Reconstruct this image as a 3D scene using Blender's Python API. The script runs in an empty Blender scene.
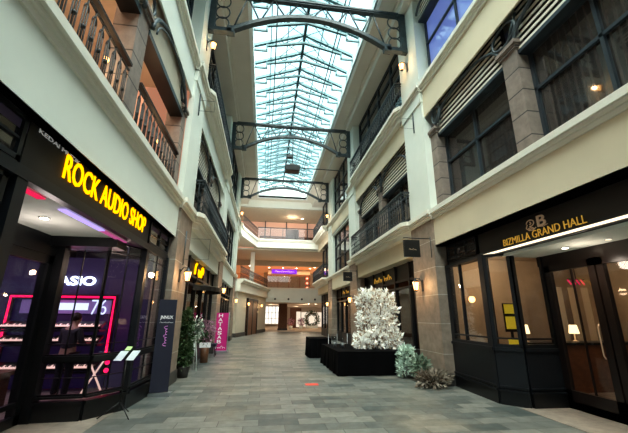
import bpy, math, random
from mathutils import Vector, Matrix
random.seed(7)
SC = bpy.context.scene
COL = SC.collection
PI = math.pi
def R(a): return math.radians(a)

# ------------------------------------------------------------------ materials
def newmat(name):
    m = bpy.data.materials.new(name); m.use_nodes = True
    nt = m.node_tree; nt.nodes.clear()
    out = nt.nodes.new('ShaderNodeOutputMaterial')
    return m, nt, out
def rgb(c): return (c[0], c[1], c[2], 1.0)
def pbr(name, col, rough=.6, metal=0., spec=.5, noise=0., nscale=4., bump=0., emit=None, es=0., coat=0.):
    m, nt, out = newmat(name)
    b = nt.nodes.new('ShaderNodeBsdfPrincipled'); nt.links.new(b.outputs[0], out.inputs[0])
    b.inputs['Base Color'].default_value = rgb(col)
    b.inputs['Roughness'].default_value = rough
    b.inputs['Metallic'].default_value = metal
    b.inputs['Specular IOR Level'].default_value = spec
    b.inputs['Coat Weight'].default_value = coat
    if emit:
        b.inputs['Emission Color'].default_value = rgb(emit); b.inputs['Emission Strength'].default_value = es
    if noise or bump:
        tc = nt.nodes.new('ShaderNodeTexCoord'); n = nt.nodes.new('ShaderNodeTexNoise')
        n.inputs['Scale'].default_value = nscale; n.inputs['Detail'].default_value = 6
        nt.links.new(tc.outputs['Object'], n.inputs['Vector'])
        if noise:
            r = nt.nodes.new('ShaderNodeValToRGB')
            r.color_ramp.elements[0].position = .3; r.color_ramp.elements[1].position = .7
            r.color_ramp.elements[0].color = rgb([max(0, x*(1-noise)) for x in col])
            r.color_ramp.elements[1].color = rgb([min(1, x*(1+noise)) for x in col])
            nt.links.new(n.outputs['Fac'], r.inputs['Fac']); nt.links.new(r.outputs['Color'], b.inputs['Base Color'])
        if bump:
            bp = nt.nodes.new('ShaderNodeBump'); bp.inputs['Strength'].default_value = bump; bp.inputs['Distance'].default_value = .01
            nt.links.new(n.outputs['Fac'], bp.inputs['Height']); nt.links.new(bp.outputs[0], b.inputs['Normal'])
    return m
def emat(name, col, s):
    m, nt, out = newmat(name)
    e = nt.nodes.new('ShaderNodeEmission'); e.inputs[0].default_value = rgb(col); e.inputs[1].default_value = s
    nt.links.new(e.outputs[0], out.inputs[0]); return m
def glass(name, tint=(1, 1, 1), clear=.9, rough=.02, ior=1.5):
    """thin sheet glass: clear straight through plus a fresnel reflection"""
    m, nt, out = newmat(name)
    t = nt.nodes.new('ShaderNodeBsdfTransparent'); t.inputs[0].default_value = rgb([x*clear for x in tint])
    g = nt.nodes.new('ShaderNodeBsdfGlossy'); g.inputs['Roughness'].default_value = rough
    f = nt.nodes.new('ShaderNodeFresnel'); gm = nt.nodes.new('ShaderNodeNewGeometry'); mr = nt.nodes.new('ShaderNodeMapRange')
    mr.inputs['To Min'].default_value = ior; mr.inputs['To Max'].default_value = 1/ior   # same reflectance from both faces of the sheet
    nt.links.new(gm.outputs['Backfacing'], mr.inputs['Value']); nt.links.new(mr.outputs[0], f.inputs[0])
    mx = nt.nodes.new('ShaderNodeMixShader')
    nt.links.new(f.outputs[0], mx.inputs[0]); nt.links.new(t.outputs[0], mx.inputs[1]); nt.links.new(g.outputs[0], mx.inputs[2])
    nt.links.new(mx.outputs[0], out.inputs[0]); return m
def brickmat(name, c1, c2, mortar, w, h, axis, rough=.6, msize=.012, offset=.5, bias=0., patch=None, bump=.3):
    """courses in object/world metres; axis: 'xy' floor, 'yz' side wall, 'xz' end wall"""
    m, nt, out = newmat(name)
    b = nt.nodes.new('ShaderNodeBsdfPrincipled'); nt.links.new(b.outputs[0], out.inputs[0])
    b.inputs['Roughness'].default_value = rough
    geo = nt.nodes.new('ShaderNodeNewGeometry'); sep = nt.nodes.new('ShaderNodeSeparateXYZ'); cmb = nt.nodes.new('ShaderNodeCombineXYZ')
    nt.links.new(geo.outputs['Position'], sep.inputs[0])
    if axis == 'side':
        ad = nt.nodes.new('ShaderNodeMath'); ad.operation = 'ADD'
        nt.links.new(sep.outputs['X'], ad.inputs[0]); nt.links.new(sep.outputs['Y'], ad.inputs[1])
        nt.links.new(ad.outputs[0], cmb.inputs['X']); nt.links.new(sep.outputs['Z'], cmb.inputs['Y'])
    else:
        nt.links.new(sep.outputs['X'], cmb.inputs['X']); nt.links.new(sep.outputs['Y'], cmb.inputs['Y'])
    br = nt.nodes.new('ShaderNodeTexBrick'); nt.links.new(cmb.outputs[0], br.inputs['Vector'])
    br.inputs['Scale'].default_value = 1; br.inputs['Brick Width'].default_value = w; br.inputs['Row Height'].default_value = h
    br.inputs['Mortar Size'].default_value = msize; br.inputs['Mortar Smooth'].default_value = .2
    br.inputs['Color1'].default_value = rgb(c1); br.inputs['Color2'].default_value = rgb(c2); br.inputs['Mortar'].default_value = rgb(mortar)
    br.inputs['Bias'].default_value = bias; br.offset = offset
    n = nt.nodes.new('ShaderNodeTexNoise'); n.inputs['Scale'].default_value = 5; n.inputs['Detail'].default_value = 8; n.inputs['Roughness'].default_value = .65
    nt.links.new(geo.outputs['Position'], n.inputs['Vector'])
    mp = nt.nodes.new('ShaderNodeMapRange'); mp.inputs['From Min'].default_value = .3; mp.inputs['From Max'].default_value = .7
    mp.inputs['To Min'].default_value = .72; mp.inputs['To Max'].default_value = 1.2
    nt.links.new(n.outputs['Fac'], mp.inputs['Value'])
    mul = nt.nodes.new('ShaderNodeMix'); mul.data_type = 'RGBA'; mul.blend_type = 'MULTIPLY'; mul.inputs['Factor'].default_value = 1
    last = br.outputs['Color']
    if patch:
        n2 = nt.nodes.new('ShaderNodeTexVoronoi'); n2.inputs['Scale'].default_value = .8
        nt.links.new(cmb.outputs[0], n2.inputs['Vector'])
        n3 = nt.nodes.new('ShaderNodeTexNoise'); n3.inputs['Scale'].default_value = .55; n3.inputs['Detail'].default_value = 3
        nt.links.new(geo.outputs['Position'], n3.inputs['Vector'])
        r3 = nt.nodes.new('ShaderNodeValToRGB'); r3.color_ramp.elements[0].position = .5; r3.color_ramp.elements[1].position = .68
        nt.links.new(n3.outputs['Fac'], r3.inputs['Fac'])
        ml = nt.nodes.new('ShaderNodeMath'); ml.operation = 'MULTIPLY'; ml.inputs[1].default_value = .55
        nt.links.new(r3.outputs['Color'], ml.inputs[0])
        mp3 = nt.nodes.new('ShaderNodeMix'); mp3.data_type = 'RGBA'; mp3.inputs['B'].default_value = rgb(patch)
        nt.links.new(ml.outputs[0], mp3.inputs['Factor']); nt.links.new(last, mp3.inputs['A']); last = mp3.outputs['Result']
    nt.links.new(last, mul.inputs['A']); nt.links.new(mp.outputs[0], mul.inputs['B'])
    nt.links.new(mul.outputs['Result'], b.inputs['Base Color'])
    bp = nt.nodes.new('ShaderNodeBump'); bp.inputs['Strength'].default_value = bump; bp.inputs['Distance'].default_value = .006; bp.invert = True
    nt.links.new(br.outputs['Fac'], bp.inputs['Height']); nt.links.new(bp.outputs[0], b.inputs['Normal'])
    return m
M = {}
M['plaster'] = pbr('plaster', (.76, .79, .72), .75, noise=.03, nscale=1.5)
M['cream'] = pbr('cream', (.72, .63, .47), .7, noise=.03, nscale=1.5)
M['cornice'] = pbr('cornice', (.80, .78, .69), .6)
M['ceil'] = pbr('ceiling_paint', (.66, .635, .57), .85, noise=.04, nscale=1)
M['curb'] = pbr('curb_paint', (.86, .93, .92), .7)
M['stone'] = brickmat('pilaster_stone', (.33, .26, .21), (.28, .22, .18), (.52, .46, .39), 30., .72, 'side', .6, .009, 0.)
M['stone_dark'] = pbr('stone_base', (.06, .055, .052), .45, noise=.2, nscale=8)
M['column_stone'] = brickmat('column_stone', (.27, .215, .185), (.23, .185, .16), (.06, .052, .048), 30., .48, 'side', .6, .014, 0.)
M['floor'] = brickmat('slate_floor', (.078, .095, .093), (.225, .225, .205), (.06, .065, .06), .62, .31, 'xy', .42, .006, .37, 0., patch=(.27, .235, .185), bump=.25)
M['tanfloor'] = brickmat('tan_floor', (.36, .30, .25), (.31, .26, .22), (.2, .18, .15), .6, .6, 'xy', .4, .005, .0)
M['darkmetal'] = pbr('shopfront_black', (.009, .0095, .011), .38, spec=.5)
M['bluemetal'] = pbr('shopfront_blue_black', (.010, .012, .016), .4, spec=.5)
M['steel'] = pbr('girder_steel', (.055, .075, .085), .5, noise=.2, nscale=6)
M['iron'] = pbr('wrought_iron', (.028, .035, .042), .45)
M['iron_l'] = pbr('wrought_iron_worn', (.075, .09, .10), .45, metal=.2)
M['iron_g'] = pbr('gallery_iron', (.022, .022, .022), .6)
M['truss'] = pbr('truss_paint', (.09, .19, .21), .6)
M['ridge'] = pbr('ridge_paint', (.025, .045, .05), .6)
M['frame'] = pbr('window_frame', (.03, .04, .05), .45)
M['slat'] = pbr('louver_slat', (.80, .74, .65), .6)
M['slatback'] = pbr('louver_shadow', (.025, .022, .02), .9)
M['handrail'] = pbr('handrail_wood', (.022, .012, .01), .6)
M['salmon'] = pbr('salmon_wall', (.72, .47, .36), .8, noise=.04, nscale=.8, emit=(.8, .45, .32), es=.30)  # emission paints even gallery light into the wall colour
M['orange'] = pbr('orange_wall', (.85, .50, .28), .8, emit=(1, .45, .2), es=.06)  # orange light painted in through tint and faint emission
M['beige'] = pbr('beige_panel', (.56, .51, .41), .7, noise=.05)
def winmat(name, base, spec, em=None, es=0., curtain=None):
    m, nt, out = newmat(name)
    b = nt.nodes.new('ShaderNodeBsdfPrincipled'); nt.links.new(b.outputs[0], out.inputs[0])
    b.inputs['Roughness'].default_value = .04; b.inputs['Specular IOR Level'].default_value = spec
    b.inputs['IOR'].default_value = 1.6
    geo = nt.nodes.new('ShaderNodeNewGeometry'); sep = nt.nodes.new('ShaderNodeSeparateXYZ'); nt.links.new(geo.outputs['Position'], sep.inputs[0])
    w = nt.nodes.new('ShaderNodeTexWave'); w.bands_direction = 'Y'; w.inputs['Scale'].default_value = 2.4; w.inputs['Distortion'].default_value = 2.5
    w.inputs['Detail'].default_value = 2
    cmb = nt.nodes.new('ShaderNodeCombineXYZ'); nt.links.new(sep.outputs['Y'], cmb.inputs['Y'])
    ml = nt.nodes.new('ShaderNodeMath'); ml.operation = 'MULTIPLY'; ml.inputs[1].default_value = .15
    nt.links.new(sep.outputs['Z'], ml.inputs[0]); nt.links.new(ml.outputs[0], cmb.inputs['X'])
    nt.links.new(cmb.outputs[0], w.inputs['Vector'])
    r = nt.nodes.new('ShaderNodeValToRGB'); r.color_ramp.elements[0].color = rgb([x*.65 for x in base]); r.color_ramp.elements[1].color = rgb([x*1.15 for x in base])
    nt.links.new(w.outputs['Fac'], r.inputs['Fac']); nt.links.new(r.outputs[0], b.inputs['Base Color'])
    if em:
        b.inputs['Emission Color'].default_value = rgb(em); b.inputs['Emission Strength'].default_value = es
    return m
M['window'] = winmat('curtained_window', (.05, .043, .04), 1.)
M['bluewin'] = pbr('blue_window', (.10, .14, .35), .05, spec=.9, noise=.3, nscale=.9, emit=(.22, .30, .75), es=.4)  # sky reflection and lit room painted in as blue tint and glow
M['glass'] = glass('shop_glass', (.95, .97, 1), .93)
M['skyglass'] = glass('skylight_glass', (.85, .97, .98), .96, .1, ior=1.12)
M['ledwarm'] = emat('bulb_warm', (1, .50, .16), 6)
M['ledwhite'] = emat('downlight_warm_white', (1, .85, .62), 14)
M['yellow'] = emat('sign_yellow', (1, .44, .0), 2.1)
M['white_e'] = emat('sign_white', (.75, .80, 1), 4.5)
M['pink_e'] = emat('neon_pink', (1, .01, .09), 2.6)
M['purple_e'] = emat('sign_purple', (.28, .04, .75), 1.2)
M['strip_e'] = emat('warm_strip', (1, .86, .62), 1.6)
M['vio_e'] = emat('violet_strip', (.50, .38, 1), 1.2)
M['pinkdim_e'] = emat('pink_strip', (.75, .16, .4), .6)
M['red_e'] = emat('red_strip', (.9, .03, .12), .9)
M['gold'] = pbr('gold_letters', (.85, .55, .12), .35, metal=.6, emit=(1, .6, .1), es=.28)
M['gold_dim'] = pbr('gold_emblem', (.62, .47, .33), .35, metal=.5, emit=(.8, .55, .35), es=.10)
M['whitept'] = pbr('white_print', (.85, .85, .85), .6, emit=(1, 1, 1), es=.12)
M['signblack'] = pbr('sign_panel_black', (.012, .011, .011), .5)
M['navy'] = pbr('banner_navy', (.02, .02, .04), .5)
M['magenta'] = pbr('banner_magenta', (.55, .02, .20), .5, emit=(.7, .02, .25), es=.12)
M['magentatxt'] = pbr('banner_text_pink', (.8, .3, .75), .5, emit=(.8, .3, .75), es=.1)
M['alu'] = pbr('aluminium', (.5, .52, .54), .35, metal=.8)
M['roomdark'] = pbr('shop_wall_violet', (.10, .07, .13), .8)
M['roompink'] = pbr('shop_wall_mauve', (.30, .24, .28), .8)
M['display'] = pbr('display_board_indigo', (.03, .022, .06), .5, emit=(.25, .12, .7), es=.035)
M['displaylt'] = pbr('display_strip_lilac', (.22, .18, .38), .5, emit=(.5, .4, 1), es=.12)
M['panelw'] = emat('panel_white', (.72, .76, 1), 1.6)
M['black'] = pbr('black_plastic', (.01, .01, .011), .35)
M['cloth'] = pbr('black_cloth', (.004, .004, .005), .9, spec=.08)
M['keys'] = pbr('white_keys', (.85, .75, .68), .3, emit=(1, .62, .5), es=.75)  # emission paints in the lit look of the keys
M['wood'] = pbr('brown_wood', (.16, .07, .035), .45, noise=.25, nscale=7)
M['doorbrown'] = pbr('door_brown', (.016, .010, .009), .3)
M['tanwall'] = pbr('warm_tan_wall', (.44, .36, .26), .8, noise=.08)
M['poster'] = pbr('yellow_poster', (.85, .62, .04), .5, emit=(.9, .65, .05), es=.3)
M['shade'] = emat('lamp_shade', (1, .72, .35), 2.6)
M['red'] = pbr('red_vinyl', (.75, .08, .05), .5)
M['petal'] = pbr('white_petal', (.92, .93, .88), .7, noise=.08, nscale=3, emit=(.9, .95, .9), es=.10)  # slight emission painted in to brighten the petals
M['petalb'] = pbr('cream_petal', (.50, .40, .30), .7, noise=.2, nscale=3)
M['minty'] = pbr('mint_petal', (.62, .74, .66), .7, noise=.15, nscale=5)
M['leaf'] = pbr('leaf_green', (.06, .11, .045), .6, noise=.4, nscale=9)
M['leafl'] = pbr('leaf_pale', (.20, .27, .20), .6, noise=.3, nscale=9)
M['orchid'] = pbr('orchid_pink', (.45, .25, .34), .6, noise=.3, nscale=9)
M['twig'] = pbr('twig_brown', (.13, .085, .055), .8)
M['straw'] = pbr('dried_straw', (.30, .25, .20), .9, noise=.3, nscale=10)
M['pot'] = pbr('pot_grey', (.25, .25, .24), .6)
M['skin'] = pbr('skin', (.42, .25, .18), .5)
M['hair'] = pbr('hair', (.03, .018, .012), .6)
M['shirt'] = pbr('shirt_dark', (.045, .04, .05), .85)
M['trouser'] = pbr('trousers_black', (.015, .015, .02), .85)
M['paper'] = pbr('white_paper', (.6, .66, .7), .6)
M['green_e'] = pbr('green_card', (.5, .75, .3), .6, emit=(.5, .9, .3), es=.2)
M['lobby'] = pbr('lobby_tan', (.62, .52, .42), .8)
M['lobbylit'] = emat('lobby_bright_panel', (1, .84, .66), .9)
M['glow'] = emat('lobby_window_daylight', (1, .95, .85), 1.3)

# ------------------------------------------------------------------ mesh builder
class MB:
    def __init__(s): s.v = []; s.f = []; s.sm = []
    def add(s, vs, fs, smooth=False):
        n = len(s.v); s.v += [tuple(v) for v in vs]; s.f += [tuple(i+n for i in f) for f in fs]; s.sm += [smooth]*len(fs)
        return s
    def box(s, x0, x1, y0, y1, z0, z1):
        x0, x1 = sorted((x0, x1)); y0, y1 = sorted((y0, y1)); z0, z1 = sorted((z0, z1))
        return s.add([(x0,y0,z0),(x1,y0,z0),(x1,y1,z0),(x0,y1,z0),(x0,y0,z1),(x1,y0,z1),(x1,y1,z1),(x0,y1,z1)],
              [(0,3,2,1),(4,5,6,7),(0,1,5,4),(1,2,6,5),(2,3,7,6),(3,0,4,7)])
    def bar(s, a, b, w, h, up=(0,0,1)):
        a = Vector(a); b = Vector(b); d = (b-a).normalized(); up = Vector(up)
        if abs(d.dot(up)) > .98: up = Vector((0,1,0)) if abs(d.y) < .9 else Vector((1,0,0))
        sd = d.cross(up).normalized(); u = sd.cross(d)
        vs = []
        for p in (a, b):
            for i, j in ((-1,-1),(1,-1),(1,1),(-1,1)): vs.append(p+sd*(w/2*i)+u*(h/2*j))
        return s.add(vs, [(0,3,2,1),(4,5,6,7),(0,1,5,4),(1,2,6,5),(2,3,7,6),(3,0,4,7)])
    def tube(s, pts, r, n=8, closed=False, rs=None):
        pts = [Vector(p) for p in pts]; k = len(pts); vs = []; fs = []
        nv = None
        for i, p in enumerate(pts):
            if closed: t = pts[(i+1) % k]-pts[i-1]
            else: t = pts[min(i+1, k-1)]-pts[max(i-1, 0)]
            t.normalize()
            if nv is None:
                nv = t.orthogonal().normalized()
            nv = (nv - t*nv.dot(t)).normalized(); bv = t.cross(nv)
            rr = rs[i] if rs else r
            for j in range(n):
                a = 2*PI*j/n; vs.append(p+(nv*math.cos(a)+bv*math.sin(a))*rr)
        m = k if closed else k-1
        for i in range(m):
            for j in range(n):
                a = i*n+j; b = i*n+(j+1) % n; c = ((i+1) % k)*n+(j+1) % n; d = ((i+1) % k)*n+j
                fs.append((a, b, c, d))
        if not closed:
            fs.append(tuple(range(n-1, -1, -1))); fs.append(tuple((k-1)*n+j for j in range(n)))
        return s.add(vs, fs, True)
    def lathe(s, prof, c=(0,0,0), n=20):
        vs = []; fs = []; k = len(prof)
        for r, z in prof:
            for j in range(n):
                a = 2*PI*j/n; vs.append((c[0]+r*math.cos(a), c[1]+r*math.sin(a), c[2]+z))
        for i in range(k-1):
            for j in range(n):
                fs.append((i*n+j, i*n+(j+1) % n, (i+1)*n+(j+1) % n, (i+1)*n+j))
        fs.append(tuple(range(n-1, -1, -1))); fs.append(tuple((k-1)*n+j for j in range(n)))
        return s.add(vs, fs, True)
    def prism(s, poly, z0, z1):
        n = len(poly)
        return s.add([(x,y,z0) for x,y in poly]+[(x,y,z1) for x,y in poly],
              [tuple(range(n-1,-1,-1)), tuple(range(n,2*n))]+[(i,(i+1)%n,n+(i+1)%n,n+i) for i in range(n)])
    def ball(s, c, r, n=10, sz=1.):
        prof = [(max(.001, r*math.sin(PI*i/n)), -r*math.cos(PI*i/n)*sz) for i in range(n+1)]
        return s.lathe(prof, c, n+4)
    def build(s, name, mat, parent=None, bevel=0., origin=None):
        me = bpy.data.meshes.new(name)
        o0 = Vector(origin) if origin else Vector((0,0,0))
        me.from_pydata([tuple(Vector(v)-o0) for v in s.v], [], s.f); me.update()
        for p, k in zip(me.polygons, s.sm): p.use_smooth = k
        if mat: me.materials.append(M[mat] if isinstance(mat, str) else mat)
        o = bpy.data.objects.new(name, me); COL.objects.link(o); o.location = o0
        if parent is not None: o.parent = parent
        if bevel:
            b = o.modifiers.new('bevel', 'BEVEL'); b.width = bevel; b.segments = 2; b.limit_method = 'ANGLE'
        return o
def tag(o, label=None, cat=None, group=None, kind=None):
    if label: o['label'] = label
    if cat: o['category'] = cat
    if group: o['group'] = group
    if kind: o['kind'] = kind
    return o
def struct(mb, name, mat, parent=None, **k):
    o = mb.build(name, mat, parent, **k)
    if parent is None: o['kind'] = 'structure'
    return o
def thing(name, loc, label, cat, group=None, rz=0.):
    o = bpy.data.objects.new(name, None); COL.objects.link(o); o.location = loc; o.rotation_euler = (0,0,rz)
    o.empty_display_size = .1
    return tag(o, label, cat, group)
def sempty(name, loc=(0,0,0)):
    o = bpy.data.objects.new(name, None); COL.objects.link(o); o.location = loc; o['kind'] = 'structure'; return o
def copy_tree(o, parent=None):
    c = o.copy(); COL.objects.link(c)
    if parent is not None: c.parent = parent
    for ch in [x for x in bpy.data.objects if x.parent == o]: copy_tree(ch, c)
    return c
def textobj(name, body, o, u, width, height, mat, parent=None, ext=.015, up=(0,0,1), bold=0., n_off=0.):
    """lettering fitted exactly to width x height; o is its lower left corner"""
    cu = bpy.data.curves.new(name, 'FONT'); cu.body = body; cu.extrude = .05; cu.offset = bold; cu.resolution_u = 3
    tmp = bpy.data.objects.new(name+'_tmp', cu); COL.objects.link(tmp)
    dg = bpy.context.evaluated_depsgraph_get(); dg.update()
    me = bpy.data.meshes.new_from_object(tmp.evaluated_get(dg))
    bpy.data.objects.remove(tmp); me.name = name
    xs = [v.co.x for v in me.vertices]; ys = [v.co.y for v in me.vertices]
    x0, x1, y0, y1 = min(xs), max(xs), min(ys), max(ys)
    u = Vector(u).normalized(); up = Vector(up).normalized(); n = u.cross(up); o = Vector(o)
    for v in me.vertices:
        v.co = u*((v.co.x-x0)/(x1-x0)*width)+up*((v.co.y-y0)/(y1-y0)*height)+n*(v.co.z/.05*ext+n_off)
    me.materials.clear(); me.materials.append(M[mat])
    ob = bpy.data.objects.new(name, me); COL.objects.link(ob)
    ob.location = o
    if parent is not None:
        ob.parent = parent; ob.location = o-parent.location
    return ob
def scribble(name, o, u, width, height, mat, parent, r=None, up=(0,0,1), loops=6):
    """one flowing stroke of script too small to read in the photo"""
    u = Vector(u).normalized(); up = Vector(up).normalized(); o = Vector(o); r = r or height*.08
    pts = []; n = loops*10
    for i in range(n+1):
        t = i/n; a = 2*PI*loops*t
        hh = height*(.5 if (int(t*loops) % 3) else .95)
        pts.append(u*(width*t-height*.16*math.sin(a)+height*.16)+up*(hh*(.5-.5*math.cos(a))))
    ob = MB().tube(pts, r, 5).build(name, mat, parent)
    ob.location = o-(parent.location if parent is not None else Vector((0,0,0)))
    return ob
def lamp(name, kind, loc, energy, col, size=.1, rot=None, **k):
    l = bpy.data.lights.new(name, kind); l.energy = energy; l.color = col
    if kind == 'AREA':
        l.shape = 'RECTANGLE'; l.size = k['sx']; l.size_y = k['sy']
    elif kind == 'SUN': l.angle = size
    else: l.shadow_soft_size = size
    if kind == 'SPOT': l.spot_size = k.get('spot', R(90)); l.spot_blend = .6
    o = bpy.data.objects.new(name, l); COL.objects.link(o); o.location = loc
    if rot: o.rotation_euler = rot
    return o

# ------------------------------------------------------------------ camera
F_PX, YAW, PITCH, ROLL, H = 340., R(8.0), R(16.33), R(.4), 1.6
cy, sy, cp, sp = math.cos(YAW), math.sin(YAW), math.cos(PITCH), math.sin(PITCH)
fw = Vector((sy*cp, cy*cp, sp)); r_ = Vector((cy, -sy, 0)); u_ = r_.cross(fw)
r2 = r_*math.cos(ROLL)+u_*math.sin(ROLL); u2 = -r_*math.sin(ROLL)+u_*math.cos(ROLL)
cam = bpy.data.cameras.new('camera'); co = bpy.data.objects.new('camera', cam); COL.objects.link(co)
cam.sensor_width = 36; cam.lens = 36*F_PX/628; cam.clip_start = .05; cam.clip_end = 300
mw = Matrix((( r2.x, u2.x, -fw.x, 0), (r2.y, u2.y, -fw.y, 0), (r2.z, u2.z, -fw.z, H), (0,0,0,1)))
co.matrix_world = mw; SC.camera = co

# ------------------------------------------------------------------ wall coordinates
def sgn(s): return 1 if s == 'R' else -1
def W(s, d): return 4.5+d if s == 'R' else -2.2-d
ZF, ZC = 3.42, 4.43            # fascia bottom, cornice top (2nd floor)
ZB, ZC3, ZT = 7.38, 8.5, 11.85 # band bottom, 3rd-floor cornice top, soffit
P = [(.4, 1.8), (8.45, 9.8), (16.4, 17.8), (24.4, 25.8)]
OFF = {'R': [0, 0, .28, .35], 'L': [0, 0, 0, 0]}   # the far bays sit slightly further out
side_word = {'R': 'right', 'L': 'left'}
SH = {'R': .4, 'L': .22}       # depth of shopfront behind fascia

# ------------------------------------------------------------------ floor, ceiling, skylight
struct(MB().box(-14, 16, -6, 37.5, -.1, 0), 'floor', 'floor')
struct(MB().box(-14, 20, 37.5, 66, -.1, 0.002), 'floor', 'lobby')
SX0, SX1, SY0, SY1 = -.95, 3.5, -5., 30.6
ceil_polys = [(-6, SX0, -6, 31.5), (SX1, 10, -6, 31.5), (SX0, SX1, SY1, 31.5), (SX0, SX1, -6, SY0)]
cb = MB()
for a in ceil_polys: cb.box(a[0], a[1], a[2], a[3], 12.3, 12.5)
struct(cb, 'ceiling', 'ceil')
for s in 'LR':                  # dropped soffit strip along each wall
    struct(MB().box(W(s, -.28), W(s, 1.2), -6, 31.5, ZT+.0, 12.3), 'ceiling', 'ceil')
    struct(MB().box(W(s, -.36), W(s, -.28), -6, 31.5, 12.16, 12.3), 'trim_1', 'ceil')
cw = MB()
cw.box(SX0-.12, SX0, SY0, SY1, 12.28, 13.0); cw.box(SX1, SX1+.12, SY0, SY1, 12.28, 13.0)
cw.box(SX0-.12, SX1+.12, SY1, SY1+.12, 12.28, 14.6); cw.box(SX0-.12, SX1+.12, SY0-.12, SY0, 12.28, 14.6)
struct(cw, 'trim_2', 'curb')
XM = (SX0+SX1)/2; ZE, ZR = 13.0, 14.0
sg = sempty('window_1', (XM, 12, ZE))
g = MB()
g.add([(SX0, SY0, ZE), (XM, SY0, ZR), (XM, SY1, ZR), (SX0, SY1, ZE)], [(0,1,2,3)])
g.add([(SX1, SY0, ZE), (XM, SY0, ZR), (XM, SY1, ZR), (SX1, SY1, ZE)], [(3,2,1,0)])
g.build('pane', 'skyglass', sg, origin=None).location = (-XM, -12, -ZE)
gb = MB()
for i in range(33):
    y = SY0+1.1*i
    if y > SY1: break
    gb.bar((SX0, y, ZE+.03), (XM, y, ZR+.03), .025, .03); gb.bar((SX1, y, ZE+.03), (XM, y, ZR+.03), .025, .03)
for fx in (.33, .66):
    for sx in (SX0, SX1):
        x = sx+(XM-sx)*fx; z = ZE+(ZR-ZE)*fx
        gb.bar((x, SY0, z+.02), (x, SY1, z+.02), .04, .04)
gb.build('glazing_bars', 'truss', sg).location = (-XM, -12, -ZE)
rb = MB().bar((XM, SY0, ZR-.12), (XM, SY1, ZR-.12), .11, .2)
tag(rb.build('ridge_beam', 'ridge'), 'long dark ridge beam running down the middle of the glass roof', 'beam')
for x, z in ((SX0+.95, 13.02), (SX1-.95, 13.02)):
    o = MB().tube([(x, SY0, z+.1), (x, SY1, z+.1)], .025, 6).build('tie_rod', 'ridge')
    tag(o, 'thin steel rod running the length of the glass roof, ' + ('left' if x < XM else 'right') + ' of the ridge', 'rod')
def truss(y):
    t = thing('roof_truss', (XM, y, ZE), 'blue-grey steel roof truss with crossed webs under the glass roof', 'truss', 'identical roof trusses under the skylight')
    hw = (SX1-SX0)/2
    for k in (-1, 1):
        MB().bar((k*(hw-.02), 0, .02), (0, 0, ZR-ZE-.1), .12, .12).build('rafter', 'truss', t)
        b = MB()
        b.bar((k*(hw-.55), 0, .06), (0, 0, .44), .10, .09)
        b.bar((k*(hw-.55), 0, .17), (k*(hw-.55), 0, -.22), .07, .07)
        b.bar((k*(hw-.59), 0, -.2), (k*(hw-.02), 0, -.2), .07, .08)
        b.build('lower_chord', 'truss', t)
        w = MB()
        w.tube([(k*(hw-.6), 0, .1), (k*hw*.5, 0, .46)], .018, 5)
        w.tube([(k*hw*.5, 0, .48), (k*hw*.5, 0, .2)], .018, 5)
        w.tube([(k*hw*.5, 0, .2), (0, 0, .84)], .018, 5)
        w.tube([(k*hw*.5, 0.02, .46), (0, 1.08, .80)], .016, 5)
        w.tube([(0, 0.02, .80), (k*hw*.5, 1.08, .46)], .016, 5)
        w.build('web', 'truss', t)
    return t
t0 = truss(8.1)
for i in range(1, 21):
    c = copy_tree(t0); c.location.y = 8.1+1.1*i
for i in range(1, 4):
    c = copy_tree(t0); c.location.y = 8.1-1.1*i

# ------------------------------------------------------------------ structure walls by side
def wall_box(s, d0, d1, y0, y1, z0, z1, mb=None):
    mb = mb or MB(); return mb.box(W(s, d0), W(s, d1), y0, y1, z0, z1)
def profile_run(s, y0, y1, ztop, off=0., scale=1., mb=None):
    mb = mb or MB()
    wall_box(s, off-.03*scale, off+.3, y0, y1, ztop-.26, ztop-.18, mb)
    wall_box(s, off-.07*scale, off+.3, y0, y1, ztop-.18, ztop-.12, mb)
    wall_box(s, off-.12*scale, off+.3, y0, y1, ztop-.12, ztop, mb)
    return mb
BAYS = [(-6, .4), (1.8, 8.45), (9.8, 16.4), (17.8, 24.4), (25.8, 31.5)]
for s in 'LR':
    wn = 'wall_'+side_word[s]
    for bi, (y0, y1) in enumerate(BAYS):
        off = OFF[s][max(0, bi-1)] if bi else 0
        if s == 'L' and bi == 4: y1 = 28.0
        m = MB()
        wall_box(s, off, off+1.0, y0, y1, ZF, ZC-.1, m)          # fascia
        wall_box(s, off+.02, off+.06, y0, y1, ZB, ZC3-.3, m); wall_box(s, off+.02, off+1.0, y0, y1, ZC3-.3, ZC3-.1, m)     # band at third floor
        struct(m, wn, 'cream' if s == 'R' else 'plaster')
        if bi in (1, 3):
            struct(profile_run(s, y0, y1, ZC, off), 'trim_3', 'cornice')
            struct(profile_run(s, y0, y1, ZC3, off), 'trim_3', 'cornice')
    for pi, (y0, y1) in enumerate(P):
        off = [0, 0, 0, .3][pi] if s == 'R' else 0
        m = wall_box(s, off-.06, off+.42, y0, y1, .28, ZC-.26)
        struct(m, 'trim_4', 'stone')
        m = wall_box(s, off-.09, off+.42, y0-.03, y1+.03, 0, .28)
        struct(m, 'baseboard_'+side_word[s], 'stone_dark')
        m = wall_box(s, off-.04, off+1.2, y0, y1, ZC, 12.0)
        wall_box(s, off-.08, off+1.2, y0-.02, y1+.02, ZC3-.26, ZC3-.6, m)
        struct(m, 'trim_5', 'plaster')
        m = profile_run(s, y0-.06, y1+.06, ZC, off-.06, 1.1); profile_run(s, y0-.06, y1+.06, ZC3, off-.06, 1.1, m)
        struct(m, 'trim_6', 'cornice')
    # outer shell
    struct(wall_box(s, 5.2, 5.4, -6, 40, -.1, 12.3), wn, 'plaster')

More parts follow.
